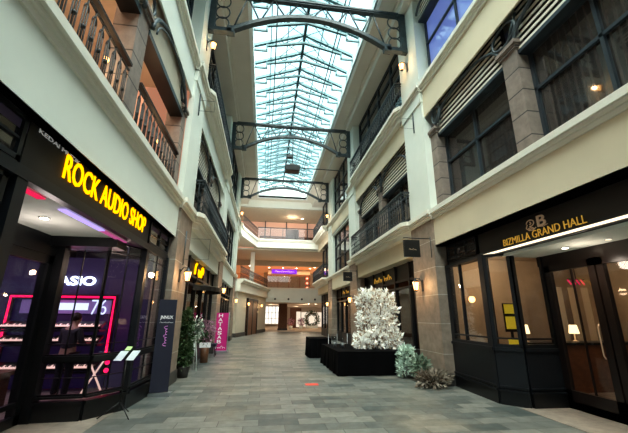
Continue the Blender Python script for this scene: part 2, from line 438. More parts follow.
struct(MB().box(-8, 11, -6.3, -6, 3.6, 12.5), 'wall_back_block', 'plaster')  # unseen back walls and ceiling added to cut light from behind the camera
struct(MB().box(-8, 11, -20.3, -20, 0, 3.6), 'wall_back_block', 'plaster')
struct(MB().box(-8, 11, -20, -6, 3.6, 3.8), 'ceiling', 'plaster')
struct(MB().box(-14, 16, -20.3, -6, -.1, 0), 'floor', 'floor')

# ------------------------------------------------------------------ reusable parts
def louver_panel(s, y0, y1, z0, z1, d, parent):
    m = MB(); wall_box(s, d+.05, d+.09, y0, y1, z0, z1, m)
    m.build('louver_backing', 'slatback', parent)
    m = MB(); n = int((z1-z0)/.105)
    for i in range(n):
        z = z0+.04+i*(z1-z0)/n
        k = sgn(s)
        x = W(s, d)
        m.add([(x, y0, z), (x, y1, z), (x+k*.05, y1, z+.055), (x+k*.05, y0, z+.055), (x, y0, z-.015), (x, y1, z-.015), (x+k*.05, y1, z+.04), (x+k*.05, y0, z+.04)],
              [(0,1,2,3), (4,7,6,5), (0,4,5,1), (3,2,6,7)])
    m.build('louver_slats', 'slat', parent)
def arch_pts(s, d, y0, y1, zs, ze, zt, n=22):
    x = W(s, d); out = []
    for i in range(n+1):
        t = i/n; a = PI*t
        y = (y0+y1)/2-(y1-y0)/2*math.cos(a)
        base = zs+(ze-zs)*t
        out.append((x, y, base+(zt-base)*math.sin(a)))
    return out
def ring_pts(s, d, y, z, ry, rz, n=20):
    x = W(s, d); return [(x, y+ry*math.cos(2*PI*i/n), z+rz*math.sin(2*PI*i/n)) for i in range(n)]
wcount = [1]
def window_unit(s, y0, y1, z0, z1, d, muls, trans, glassmat='window', louver=None, fr=.06, depth=.08):
    wcount[0] += 1
    e = sempty('window_%d' % wcount[0], (W(s, d), (y0+y1)/2, z0))
    def P_(mb, name, mat):
        o = mb.build(name, mat, e); o.location = -e.location; return o
    zt = louver or z1
    P_(MB().box(W(s, d+.04), W(s, d+.05), y0, y1, z0, zt), 'pane', glassmat)
    f = MB()
    for y in [y0+fr/2, y1-fr/2]+list(muls): wall_box(s, d-.02, d+depth, y-fr/2, y+fr/2, z0, zt, f)
    for z in [z0+fr/2, zt-fr/2]+list(trans): wall_box(s, d-.02, d+depth, y0, y1, z-fr/2, z+fr/2, f)
    P_(f, 'window_frame', 'frame')
    if louver:
        dl = d-.2
        m = MB(); wall_box(s, dl+.09, dl+.12, y0, y1, louver, z1, m); P_(m, 'louver_backing', 'slatback')
        m = MB(); wall_box(s, dl-.02, d+.05, y0, y1, louver-.05, louver+.03, m); P_(m, 'louver_sill', 'frame')
        m = MB(); n = int((z1-louver)/.125)
        for i in range(n):
            z = louver+.05+i*(z1-louver)/n
            wall_box(s, dl, dl+.015, y0, y1, z, z+.055, m)
        P_(m, 'louver_slats', 'slat')
        a = MB()
        a.tube(arch_pts(s, d-.28, y0+.02, y1-.02, louver+.2, louver+.2, 7.37 if z1 < 9 else z1-.2), .038, 8)
        P_(a, 'arched_bar', 'iron_l')
    return e
def stone_column(s, y0, y1, d0, d1, ztop, label, group=None):
    t = thing('stone_column', (W(s, (d0+d1)/2), (y0+y1)/2, ZC), label, 'column', group)
    def P_(mb, name, mat, **k):
        o = mb.build(name, mat, t, **k); o.location = -t.location; return o
    P_(wall_box(s, d0, d1, y0, y1, ZC-.02, ztop-.16), 'shaft', 'column_stone')
    m = wall_box(s, d0-.04, d1, y0-.04, y1+.04, ztop-.16, ztop-.08); wall_box(s, d0-.08, d1, y0-.08, y1+.08, ztop-.08, ztop, m)
    P_(m, 'capital', 'column_stone')
    return t

def baluster_mesh():
    m = MB()
    m.tube([(0,0,0), (0,0,.88)], .012, 6)
    m.tube([(0,.05,0), (0,.05,.70)], .010, 6)
    m.tube([(0,-.05,0), (0,-.05,.70)], .010, 6)
    m.tube([(0, .05*math.cos(a), .70+.09*math.sin(a)) for a in [PI*i/8 for i in range(9)]], .011, 6)
    m.lathe([(.012, 0), (.032, .02), (.032, .05), (.012, .07)], (0, 0, .42), 8)
    m.lathe([(.012, 0), (.03, .02), (.03, .05), (.012, .07)], (0, 0, .10), 8)
    return m
def balc_bal_mesh():
    m = MB()
    m.tube([(0,0,0), (0,0,.96)], .013, 6)
    for z in (.22, .60):
        m.tube([(0, .09+.075*math.cos(a), z+.12*math.sin(a)) for a in [2*PI*i/12 for i in range(12)]], .009, 5, True)
    m.tube([(0, .09, .0), (0, .09, .1)], .008, 5); m.tube([(0, .09, .74), (0, .09, .96)], .008, 5)
    return m
BAL = None; BALC = None
def railing_line(t, pts, z, h, mesh_maker, matb, rail_w=.07, rail_mat='handrail', step=.2, key='a'):
    """pts: polyline in world xy; children of thing t (placed at its own location)"""
    global BAL, BALC
    loc = t.location
    m = MB(); m2 = MB()
    for a, b in zip(pts[:-1], pts[1:]):
        m.bar((a[0]-loc.x, a[1]-loc.y, z+h-loc.z), (b[0]-loc.x, b[1]-loc.y, z+h-loc.z), rail_w, .05)
        m2.bar((a[0]-loc.x, a[1]-loc.y, z+.06-loc.z), (b[0]-loc.x, b[1]-loc.y, z+.06-loc.z), .04, .03)
        m2.bar((a[0]-loc.x, a[1]-loc.y, z+h-.1-loc.z), (b[0]-loc.x, b[1]-loc.y, z+h-.1-loc.z), .03, .02)
    m.build('handrail', rail_mat, t); m2.build('rail_bar', matb, t)
    src = None
    for a, b in zip(pts[:-1], pts[1:]):
        L = math.hypot(b[0]-a[0], b[1]-a[1]); n = max(1, int(L/step)); ang = math.atan2(b[1]-a[1], b[0]-a[0])-PI/2
        for i in range(n):
            f = (i+.5)/n; p = (a[0]+(b[0]-a[0])*f-loc.x, a[1]+(b[1]-a[1])*f-loc.y, z+.05-loc.z)
            if src is None:
                cache = BAL if key == 'a' else BALC
                if cache is None:
                    o = mesh_maker().build('baluster', matb, t)
                    if key == 'a': BAL = o
                    else: BALC = o
                else:
                    o = cache.copy(); COL.objects.link(o); o.parent = t
                src = o
            else:
                o = src.copy(); COL.objects.link(o); o.parent = t
            o.location = p; o.rotation_euler = (0, 0, ang)

# ------------------------------------------------------------------ second floor, near and third bays
COLS = [(4.88, 5.28), (8.1, 8.45), (1.8, 2.15)]
for s in 'LR':
    d0 = .16 if s == 'R' else .12
    w = side_word[s]
    stone_column(s, 4.88 if s == 'R' else 4.95, 5.28 if s == 'R' else 5.4, d0, .5, 6.85, {'R': 'grey-brown block stone column between the curtained windows above the grand hall sign', 'L': 'grey-brown block stone column between the two open railings above the yellow sign'}[s])
    stone_column(s, 8.1, 8.45, d0, .5, 6.85, {'R': 'narrow stone column at the far end of the curtained windows above the grand hall sign', 'L': 'stone column at the far end of the open railings above the yellow sign'}[s])
    stone_column(s, 1.8, 2.15, d0, .5, 6.85, {'R': 'nearest stone column on the second floor of the right wall', 'L': 'nearest stone column on the second floor of the left wall'}[s])
# right: curtained windows with louvers and arches
window_unit('R', 5.28, 8.1, ZC, 8.2, .42, [6.75], [5.75], 'window', 6.6)
window_unit('R', 2.15, 4.88, ZC, 8.2, .42, [3.55], [5.75], 'window', 6.6)
def rings(s, y, z, d, label, ry=.2, rz=.26):
    z = 7.14; d = .12; ry *= 1.7; rz = .23
    m = MB(); m.tube(ring_pts(s, d, y, z, ry, rz), .03, 8, True)
    m.tube([(W(s, d), y-.05, 6.86), (W(s, d), y-ry*1.15, 7.36)], .026, 6)
    tag(m.build('iron_ring', 'iron_l'), label, 'ironwork')
rings('R', 5.08, 7.2, .26, 'oval wrought iron ring above the middle stone column over the grand hall')
rings('R', 7.95, 7.1, .26, 'small oval iron ring beside the white pilaster over the grand hall', .13, .25)
# left: open gallery
gal = MB(); gal.box(-4.6, -4.4, 1.8, 8.6, ZC-.1, 8.2)
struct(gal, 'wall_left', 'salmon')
struct(MB().box(-4.6, -2.3, 1.8, 8.6, 7.55, 7.7), 'ceiling', 'beige')
struct(MB().box(-7.4, -2.22, -2, 9.8, ZF-.0, ZC-.02), 'floor', 'tanfloor')
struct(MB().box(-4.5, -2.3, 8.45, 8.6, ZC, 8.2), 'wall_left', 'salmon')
for (y0, y1, nm) in ((2.15, 4.95, 'near'), (5.4, 8.1, 'far')):
    t = thing('balcony_railing', (W('L', .1), (y0+y1)/2, ZC), 'iron scroll railing with dark wooden handrail, %s the stone column above the yellow sign' % ('nearer than' if nm == 'near' else 'just beyond'), 'railing')
    railing_line(t, [(W('L', .12), y0), (W('L', .12), y1)], ZC, 1.03, baluster_mesh, 'iron_g', .09, 'handrail', .2, 'a')
    # arched head above the opening
    e = thing('arched_lintel', (W('L', .2), (y0+y1)/2, 6.55), 'beige lintel panel with dark lower edge and arched iron bar, %s end of the open gallery' % nm, 'lintel')
    def P_(mb, name, mat):
        o = mb.build(name, mat, e); o.location = -e.location; return o
    P_(wall_box('L', .14, .4, y0, y1, 6.62, 7.5), 'panel', 'beige')
    P_(wall_box('L', .1, .42, y0, y1, 6.5, 6.62), 'lower_edge', 'darkmetal')
    m = MB(); m.tube(arch_pts('L', .06, y0, y1, 6.65, 6.65, 7.42), .04, 8); m.tube(arch_pts('L', .02, y0+.12, y1-.12, 6.65, 6.65, 7.25), .02, 8)
    P_(m, 'arched_bar', 'iron_l')
rings('L', 5.17, 7.2, .02, 'oval wrought iron ring above the stone column of the open gallery')
rings('L', 7.98, 7.1, .02, 'small oval iron ring at the far end of the open gallery', .13, .3)

# third floor windows, near bay
struct(wall_box('R', .25, .5, 1.8, 8.45, ZC3-.2, 8.75), 'trim_7', 'cornice')
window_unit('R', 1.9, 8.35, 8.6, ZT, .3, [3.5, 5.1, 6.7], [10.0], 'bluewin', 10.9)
window_unit('L', 1.9, 8.35, 8.6, ZT, .3, [3.5, 5.1, 6.7], [10.0], 'window', 10.9)
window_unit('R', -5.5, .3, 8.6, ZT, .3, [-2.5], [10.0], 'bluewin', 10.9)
window_unit('L', -5.5, .3, 8.6, ZT, .3, [-2.5], [10.0], 'window', 10.9)
window_unit('R', -5.5, .3, ZC, 7.6, .3, [-2.5], [5.8], 'window', 6.6)
window_unit('L', -5.5, .3, ZC, 7.6, .3, [-2.5], [5.8], 'window', 6.6)

# ------------------------------------------------------------------ bay B: projecting balconies
def balcony(s, y0, y1, zt, proj, off, label, rail_label, skew=None):
    t = thing('balcony_slab', (W(s, off), (y0+y1)/2, zt-.3), label, 'balcony')
    def P_(mb, name, mat):
        o = mb.build(name, mat, t); o.location = -t.location; return o
    m = MB()
    k = sgn(s)
    def ring(dout, z0, z1):
        m.prism([(W(s, off+.5), y0-.1+proj-dout), (W(s, off-dout+.12), y0-.1+proj-dout), (W(s, off-dout), y0-.0+proj-dout+.1), (W(s, off-dout), y1-(proj-dout)-.1), (W(s, off-dout+.12), y1+.1-(proj-dout)), (W(s, off+.5), y1+.1-(proj-dout))], z0, z1)
    ring(proj, zt-.12, zt); ring(proj-.06, zt-.20, zt-.12); ring(proj-.11, zt-.27, zt-.2); ring(proj-.2, zt-.42, zt-.27)
    P_(m, 'moulded_edge', 'cornice')
    t2 = thing('balcony_railing', (W(s, off-proj+.1), (y0+y1)/2, zt), rail_label, 'railing')
    xo = W(s, off-proj+.09)
    railing_line(t2, [(W(s, off+.0), y0+.02), (xo, y0+.02), (xo, y1-.02), (W(s, off+.0), y1-.02)], zt, 1.0, balc_bal_mesh, 'iron', .05, 'iron', .2, 'b')
for s in 'LR':
    balcony(s, 9.75, 16.4, ZC, .38, 0, 'cream moulded balcony slab on the %s wall, lower level beyond the lantern pilaster' % side_word[s],
            'black iron scroll railing on the lower balcony of the %s wall' % side_word[s])
    balcony(s, 9.75, 16.4, ZC3+.05, .34, 0, 'cream moulded balcony slab on the %s wall, top level beyond the nearest arched girder' % side_word[s],
            'black iron scroll railing on the upper balcony of the %s wall' % side_word[s])
    o = OFF[s][1]
    stone_column(s, 12.9, 13.3, .16, .5, 6.85, 'stone column behind the lower balcony of the %s wall' % side_word[s])
    stone_column(s, 9.8, 10.1, .16, .5, 6.85, 'stone column at the near end of the lower balcony of the %s wall' % side_word[s])
    stone_column(s, 16.1, 16.4, .16, .5, 6.85, 'stone column at the far end of the lower balcony of the %s wall' % side_word[s])
    window_unit(s, 13.3, 16.1, ZC, 8.2, .42, [14.7], [5.75], 'window', 6.4)
    window_unit(s, 10.1, 12.9, ZC, 8.2, .42, [11.5], [5.75], 'window', 6.4)
    rings(s, 13.1, 7.1, .24, 'oval iron ring between the louvred arches over the lower balcony of the %s wall' % side_word[s])
    window_unit(s, 9.9, 16.3, ZC3, ZT, .3, [11.5, 13.1, 14.7], [9.9, 10.6, 11.2], 'window')
    # bay C
    o = OFF[s][2]
    window_unit(s, 18.2, 24.0, ZC, 7.3, o+.18, [19.65, 21.1, 22.55], [5.5, 6.4], 'window')
    struct(wall_box(s, o+.02, o+.6, 17.8, 18.2, ZC, ZB+.1), 'wall_'+side_word[s], 'plaster')
    struct(wall_box(s, o+.02, o+.6, 24.0, 24.4, ZC, ZB+.1), 'wall_'+side_word[s], 'plaster')
    struct(wall_box(s, o+.02, o+.6, 18.0, 24.2, ZB-.1, ZB+.1), 'wall_'+side_word[s], 'plaster')
    window_unit(s, 18.2, 24.0, ZC3, ZT, o+.18, [19.65, 21.1, 22.55], [9.7, 10.7], 'window')
    struct(wall_box(s, o+.02, o+.6, 17.8, 18.2, ZC3, ZT+.1), 'wall_'+side_word[s], 'plaster')
    struct(wall_box(s, o+.02, o+.6, 24.0, 24.4, ZC3, ZT+.1), 'wall_'+side_word[s], 'plaster')
# bay D
balcony('R', 25.75, 31.3, ZC, .6, .35, 'cream balcony slab at the far right corner, lower level', 'black iron railing at the far right corner, lower level')
balcony('R', 25.75, 31.3, ZC3, .6, .35, 'cream balcony slab at the far right corner, top level', 'black iron railing at the far right corner, top level')
window_unit('R', 26, 31.2, ZC, 7.4, .75, [27.7, 29.4], [5.8], 'window')
window_unit('R', 26, 31.2, ZC3, ZT, .75, [27.7, 29.4], [9.9], 'window')

# ------------------------------------------------------------------ arched girders
def girder(y, xl, xr, label):
    t = thing('arched_girder', (1.2, y, 10.1), label, 'girder', None)
    L = t.location
    def v(x, z, dy=0): return (x-L.x, dy, z-L.z)
    zt, zb, zm = 11.85, 10.34, 11.24
    m = MB(); m.bar(v(xl, zt), v(xr, zt), .16, .15); m.bar(v(xl, zt), v(xr, zt), .22, .04); m.build('top_chord', 'steel', t)
    for x in (xl+.07, xr-.07):
        MB().bar(v(x, zb-.1), v(x, zt+.1), .2, .15).build('end_post', 'steel', t)
    st = .62
    pts = []
    n = 26; a0 = xl+st; a1 = xr-st
    for i in range(n+1):
        x = a0+(a1-a0)*i/n; q = (x-(a0+a1)/2)/((a1-a0)/2); pts.append((x, zb+(zm-zb)*(1-abs(q)**2.0)))
    m = MB()
    for p, q in zip(pts[:-1], pts[1:]): m.bar(v(*p), v(*q), .18, .13)
    m.bar(v(xl, zb), v(a0+.08, zb), .2, .13); m.bar(v(xr, zb), v(a1-.08, zb), .2, .13)
    m.box(a0-.06-L.x, a0+.18-L.x, -.1, .1, zb-.1-L.z, zb+.16-L.z); m.box(a1-.18-L.x, a1+.06-L.x, -.1, .1, zb-.1-L.z, zb+.16-L.z)
    m.build('arched_lower_chord', 'steel', t)
    def zarc(x):
        q = (x-(a0+a1)/2)/((a1-a0)/2); return zb+(zm-zb)*(1-q*q)
    m = MB(); nodes = []
    xs = [a0+.1+(a1-a0-.2)*i/6 for i in range(7)]
    for i in range(6):
        xm = (xs[i]+xs[i+1])/2
        m.tube([v(xs[i], zarc(xs[i])), v(xm, zt)], .028, 6); m.tube([v(xm, zt), v(xs[i+1], zarc(xs[i+1]))], .028, 6)
    m.build('web_rods', 'steel', t)
    for sx, dx in ((xl+.38, 1), (xr-.38, -1)):
        for k in range(3):
            zc = zb+.30+k*.44
            r = MB(); r.tube([v(sx+.22*math.cos(2*PI*i/20), zc+.24*math.sin(2*PI*i/20)) for i in range(20)], .024, 6, True)
            r.build('ring', 'steel', t)
    return t
girder(9.1, -2.14, 4.44, 'nearest dark steel girder with arched lower chord and end rings spanning the atrium')
girder(17.1, -2.14, 4.44, 'middle of the three arched dark steel girders spanning the atrium')
girder(25.1, -2.14, 4.66, 'farthest arched dark steel girder, in front of the end of the glass roof')

# hanging speakers
def speaker(x, y, z, label, bar=None, top=13.3, k=1.):
    t = thing('hanging_speaker', (x, y, z), label, 'speaker')
    MB().box(-.42*k, .42*k, -.28*k, .28*k, -.18*k, .18*k).build('cabinet', 'black', t, bevel=.03)
    MB().lathe([(.001, 0), (.24*k, .0), (.18*k, .12), (.05, .14)], (0, 0, .16*k), 14).build('top_housing', 'black', t)
    MB().tube([(0, 0, .2), (0, 0, top-z)], .022, 6).build('drop_rod', 'ridge', t)
    if bar: MB().tube([(0, .0, .1), (bar, .0, .1)], .03, 6).build('side_arm', 'ridge', t)
speaker(1.25, 18., 9.7, 'black box speaker hung low on a rod with a long side arm', 3.3)
speaker(1.3, 22.0, 12.4, 'small black speaker hung on a rod higher and farther than the low one', None, k=.5)

# ------------------------------------------------------------------ wall lanterns
LM = {}
def lantern(x, y, z, k, label, group=None, energy=10, gallery=False):
    t = thing('wall_lantern', (x, y, z), label, 'lamp', group)
    if not LM:
        m = MB(); m.lathe([(.02, 0), (.07, 0), (.09, .02), (.02, .03)], (0, 0, -.02), 10)
        LM['s'] = m
    k = k  # direction the lantern hangs out
    m = MB(); m.box(-.02, .02, -.05, .05, -.16, .16); m.tube([(0, 0, .08), (k*.08, 0, .2), (k*.18, 0, .2), (k*.2, 0, .14)], .012, 6); m.build('bracket', 'iron', t)
    m = MB(); m.lathe([(.05, 0), (.085, .2), (.09, .22)], (k*.2, 0, -.13), 8); m.build('lamp_glass', 'ledwarm' if not gallery else 'ledwarm', t)
    m = MB(); m.lathe([(.11, 0), (.10, .02), (.03, .08), (.008, .13)], (k*.2, 0, .09), 8); m.lathe([(.015, 0), (.055, .03), (.055, .045)], (k*.2, 0, -.17), 8)
    for i in range(4):
        a = PI/4+i*PI/2
        m.tube([(k*.2+.055*math.cos(a), .055*math.sin(a), -.13), (k*.2+.095*math.cos(a), .095*math.sin(a), .1)], .007, 4)
    m.build('lantern_cage', 'iron', t)
    lamp('lantern_light', 'POINT', (x+k*.38, y, z), energy, (1, .62, .3), .06)
lantern(W('L', -.06), 9.0, 2.55, 1, 'lit glass wall lantern on the stone pilaster beside the yellow lit sign', energy=22)
lantern(W('R', -.06), 9.3, 2.45, -1, 'lit glass wall lantern on the stone pilaster beside the grand hall shopfront', energy=22)
lantern(W('L', -.06), 17.1, 2.75, 1, 'lit wall lantern on the left pilaster above the magenta banner', energy=18)
lantern(W('R', -.06), 17.1, 2.4, -1, 'lit wall lantern on the right pilaster beyond the white flowers', energy=18)
lantern(W('R', .24), 25.1, 2.45, -1, 'farthest lit wall lantern on the right wall', energy=18)
lantern(W('L', -.06), 25.1, 2.6, 1, 'lit wall lantern on the farthest left pilaster', energy=18)
lantern(W('L', -.04), 9.15, 9.75, 1, 'lit lantern high on the left pilaster just under the nearest girder', energy=12)
lantern(W('R', -.04), 9.15, 9.75, -1, 'lit lantern high on the right pilaster just under the nearest girder', energy=12)
lantern(W('L', -.04), 25.1, 9.0, 1, 'small lit lantern high on the farthest left pilaster', energy=8)
lantern(W('R', .26), 25.1, 9.1, -1, 'small lit lantern high on the farthest right pilaster', energy=8)

# ------------------------------------------------------------------ shopfront builder along polyline
def post(name, x, y, z0, z1, w, mat, parent):
    return None
def facade_panel(a, b, z0, z1, t, mb, inset=0.):
    """vertical panel from a to b (xy)"""
    a = Vector((a[0], a[1])); b = Vector((b[0], b[1])); d = (b-a).normalized(); n = Vector((-d.y, d.x))*t/2
    return mb.prism([tuple(a-n), tuple(b-n), tuple(b+n), tuple(a+n)], z0, z1)
def lerp(a, b, f): return (a[0]+(b[0]-a[0])*f, a[1]+(b[1]-a[1])*f)
def glazed(parent, a, b, z0, z1, muls=(), trans=(), fr=.07, frm='darkmetal', gl='glass', t=.08):
    loc = parent.location
    def P_(mb, name, mat):
        o = mb.build(name, mat, parent); o.location = -loc; return o
    m = MB(); facade_panel(a, b, z0, z1, .012, m); P_(m, 'pane', gl)
    m = MB(); L = math.hypot(b[0]-a[0], b[1]-a[1])
    for f, w in [(fr/2/L, fr), (1-fr/2/L, fr)]+[(q, fr*.45) for q in muls]:
        c0 = lerp(a, b, f-w/2/L); c1 = lerp(a, b, f+w/2/L); facade_panel(c0, c1, z0, z1, t, m)
    facade_panel(a, b, z0, z0+fr, t, m); facade_panel(a, b, z1-fr, z1, t, m)
    for z in trans: facade_panel(a, b, z-fr*.25, z+fr*.25, t*.8, m)
    P_(m, 'frame', frm)

# --- left: music shop
SHL = W('L', .2)      # -2.4
t = thing('bay_window', (-2.7, 7.2, 0), 'black framed angled bay window of the music shop with pink neon display behind', 'shopfront')
A_, B_, C_, D_ = (-3.55, 6.42), (-2.78, 6.47), (-2.38, 7.1), (-2.32, 8.45)
def PT(mb, name, mat, par=None):
    par = par or t; o = mb.build(name, mat, par); o.location = -par.location; return o
m = MB()
for a, b in ((A_, B_), (B_, C_), (C_, D_)): facade_panel(a, b, 0, .26, .1, m)
PT(m, 'base_panel', 'darkmetal')
m = MB()
for a, b in ((A_, B_), (B_, C_), (C_, D_)):
    facade_panel(a, b, .25, .29, .16, m); facade_panel(a, b, .33, .36, .14, m); facade_panel(a, b, .87, .95, .15, m)
PT(m, 'sill_moulding', 'darkmetal')
for a, b, mu in ((A_, B_, (.5,)), (B_, C_, (.5,)), (C_, D_, (.5,))):
    glazed(t, a, b, .36, .87, mu, (.62,), .026, t=.035)
    glazed(t, a, b, .95, 2.86, mu, (1.13, 2.68), .026, t=.035)
m = MB()
m.box(C_[0]-.07, C_[0]+.05, C_[1]-.07, C_[1]+.07, 0, 2.9); m.box(D_[0]-.08, D_[0]+.04, 8.36, 8.45, 0, 2.9)
PT(m, 'corner_post', 'bluemetal')
m = MB(); m.box(-3.78, -3.44, 6.34, 6.52, 0, 2.9); PT(m, 'door_post', 'darkmetal')
# head beam, sign band and transoms on the shopfront line
struct(MB().box(SHL-.02, SHL+.08, 1.8, 8.45, 2.84, 2.96), 'trim_8', 'bluemetal')
struct(MB().box(SHL-.1, SHL-.02, 1.8, 8.45, 2.96, 3.5), 'trim_8', 'darkmetal')
struct(MB().box(SHL, W('L', 0)-.01, 1.8, 8.45, 3.42, 3.47), 'trim_8', 'darkmetal')
t = thing('shop_sign', (SHL+.02, 5.3, 2.95), 'long black fascia sign with glowing yellow capital letters above the music shop', 'sign')
PT(MB().box(SHL-.02, SHL+.06, 3.3, 7.0, 2.96, 3.42), 'sign_board', 'signblack')
textobj('lettering', 'ROCK AUDIO SHOP', (SHL+.07, 3.94, 3.09), (0, 1, 0), 2.78, .30, 'yellow', t, .006, bold=.010)
textobj('small_lettering', 'KEDAI MUZIK', (SHL+.07, 3.42, 3.365), (0, 1, 0), .8, .045, 'whitept', t, .004)
m = MB(); m.box(SHL-.16, SHL-.12, 3.4, 6.4, 2.86, 2.9)
t = thing('led_strip', (SHL-.14, 5.0, 2.86), 'red and violet glowing light strip under the yellow lettered sign', 'light')
PT(MB().box(SHL-.17, SHL-.08, 3.45, 4.0, 2.835, 2.845), 'red_section', 'red_e')
PT(MB().box(SHL-.17, SHL-.08, 4.4, 5.5, 2.835, 2.845), 'violet_section', 'vio_e'); PT(MB().box(SHL-.17, SHL-.08, 5.5, 6.4, 2.835, 2.845), 'pink_section', 'pinkdim_e')
for (y0, y1, wd) in ((7.02, 8.4, 'far'), (2.0, 3.25, 'near')):
    t = thing('transom_window', (SHL, (y0+y1)/2, 2.98), 'small dark transom window with thin bars at the %s end of the yellow lettered sign' % wd, 'window')
    glazed(t, (SHL+.04, y0), (SHL+.04, y1), 2.97, 3.42, (.5,), (3.18,), .05, 'bluemetal', 'window')
# near side of entrance
t = thing('shopfront_post', (SHL+.02, 3.38, 0), 'blue-black post at the near side of the music shop entrance', 'post')
PT(MB().box(SHL-.05, SHL+.07, 3.3, 3.45, 0, 2.86), 'shaft', 'bluemetal')
t = thing('bay_window', (-2.4, 2.5, 0), 'black framed shop window at the near side of the music shop entrance', 'shopfront')
m = MB(); facade_panel((SHL, 1.8), (SHL, 3.24), 0, .3, .1, m); facade_panel((SHL, 1.8), (SHL, 3.24), .87, .95, .12, m); PT(m, 'base_panel', 'darkmetal')
glazed(t, (SHL, 1.8), (SHL, 3.24), .3, .87, (.5,)); glazed(t, (SHL, 1.8), (SHL, 3.24), .95, 2.86, (.5,))
t = thing('bay_window', (-2.9, 3.2, 0), 'black framed side window returning to the near door post of the music shop', 'shopfront')
glazed(t, (-2.45, 3.3), (-3.55, 2.9), .95, 2.86, (.5,)); m = MB(); facade_panel((-2.45, 3.3), (-3.55, 2.9), 0, .95, .1, m); PT(m, 'base_panel', 'darkmetal')
# entrance recess: soffit, floor, door
struct(MB().box(-3.7, SHL-.02, 2.9, 6.45, 2.86, 2.9), 'ceiling', 'plaster')
struct(MB().box(-3.7, SHL-.12, 6.1, 6.5, 2.7, 2.87), 'trim_8', 'darkmetal')
t = thing('shop_door', (-3.6, 5.2, 0), 'glass entrance door with broad black frame to the music shop', 'door')
glazed(t, (-3.62, 6.36), (-3.62, 4.8), .0, 2.55, (), (.3,), .14, 'darkmetal'); 
m = MB().tube([(-3.5, 4.98, .9), (-3.5, 4.98, 1.5)], .02, 8); PT(m, 'door_handle', 'alu')
t = thing('shop_door', (-3.6, 3.9, 0), 'second glass leaf of the music shop entrance, nearer the camera', 'door')
glazed(t, (-3.62, 4.78), (-3.62, 3.0), .0, 2.55, (), (.3,), .14, 'darkmetal')
struct(MB().box(-3.68, -3.56, 2.9, 6.45, 2.55, 2.9), 'trim_8', 'darkmetal')
# interior of music shop
struct(MB().box(-8.4, -8.3, 1, 10.5, 0, 3.42), 'wall_left', 'roomdark')
struct(MB().box(-8.4, -2.6, 10.2, 10.3, 0, 3.42), 'wall_left', 'roompink')
struct(MB().box(-8.4, -2.6, .9, 1.0, 0, 3.42), 'wall_left', 'roomdark')
struct(MB().box(-8.4, -2.35, 1, 10.3, 3.28, 3.4), 'ceiling', 'roomdark')
struct(MB().box(-8.4, -2.45, 1, 10.3, 0.0, .006), 'floor', 'tanfloor')
struct(MB().box(-2.6, -2.36, 8.46, 10.2, 0.006, 3.28), 'wall_left', 'roomdark')
# display: wall with neon frame at y=9
t = thing('display_wall', (-4.7, 9.06, 0), 'indigo display wall in the music shop with white lit lettering over lilac panel', 'display')
PT(MB().box(-6.6, -2.66, 9.1, 9.2, 0.006, 2.95), 'back_panel', 'display')
PT(MB().box(-5.6, -3.62, 9.05, 9.1, 1.62, 1.93), 'lilac_panel', 'displaylt')
PT(MB().box(-5.38, -5.0, 9.03, 9.05, 1.72, 1.84), 'white_panel', 'panelw')
PT(MB().box(-4.95, -4.14, 9.03, 9.05, 1.70, 1.86), 'white_panel', 'panelw')
textobj('lettering', 'CASIO', (-5.16, 9.02, 2.27), (1, 0, 0), 1.1, .22, 'white_e', t, .01, bold=.03)
textobj('numeral', '76', (-4.06, 9.02, 1.60), (1, 0, 0), .34, .34, 'panelw', t, .01, bold=-.01)
t = thing('neon_frame', (-4.7, 8.95, 0), 'glowing pink neon rectangle around the keyboard display', 'neon light')
nl = MB(); nl.tube([(-5.80, 8.97, .62), (-5.80, 8.97, 2.0), (-3.55, 8.97, 2.0), (-3.55, 8.97, .75)], .028, 8)
PT(nl, 'neon_tube', 'pink_e')
m = MB()
m.box(-5.86, -5.74, 8.99, 9.04, .3, 2.06); m.box(-3.61, -3.49, 8.99, 9.04, .3, 2.06); m.box(-5.8, -3.55, 8.99, 9.04, 1.96, 2.06)
PT(m, 'mounting_channel', 'black')
lamp('neon_glow', 'POINT', (-4.7, 8.7, 1.9), 6, (1, .1, .3), .3)
lamp('neon_glow', 'POINT', (-3.6, 8.8, 1.4), 4, (1, .1, .3), .3)
def keyboard(x, y, z, label, rz=0):
    t = thing('electric_piano', (x, y, z), label, 'keyboard', 'keyboards on the display wall', rz)
    MB().box(-.5, .5, -.14, .14, 0, .07).build('body', 'black', t, bevel=.01)
    m = MB()
    for i in range(26): m.box(-.47+i*.036, -.47+i*.036+.033, -.15, -.02, .07, .085)
    m.build('white_keys', 'keys', t)
    m = MB()
    for i in range(26):
        if i % 7 not in (2, 6): m.box(-.47+i*.036+.024, -.47+i*.036+.042, -.09, -.02, .085, .1)
    m.build('black_keys', 'black', t)
    t.rotation_euler.x = R(24)
    return t
n = 0
for z, row in ((1.28, 'upper'), (.98, 'lower'), (.42, 'bottom')):
    sh = thing('display_shelf', (-4.7, 8.85, z-.05), 'black shelf of the display wall carrying the %s row of keyboards' % row, 'shelf')
    PT(MB().box(-5.74, -3.62, 8.62, 8.93, z-.05, z-.01), 'board', 'black', sh)
    for i, wd in ((0, 'left'), (1, 'right')):
        keyboard(-5.2+1.08*i, 8.80, z+.055, 'electric piano at the %s of the %s shelf in the neon display' % (wd, row))
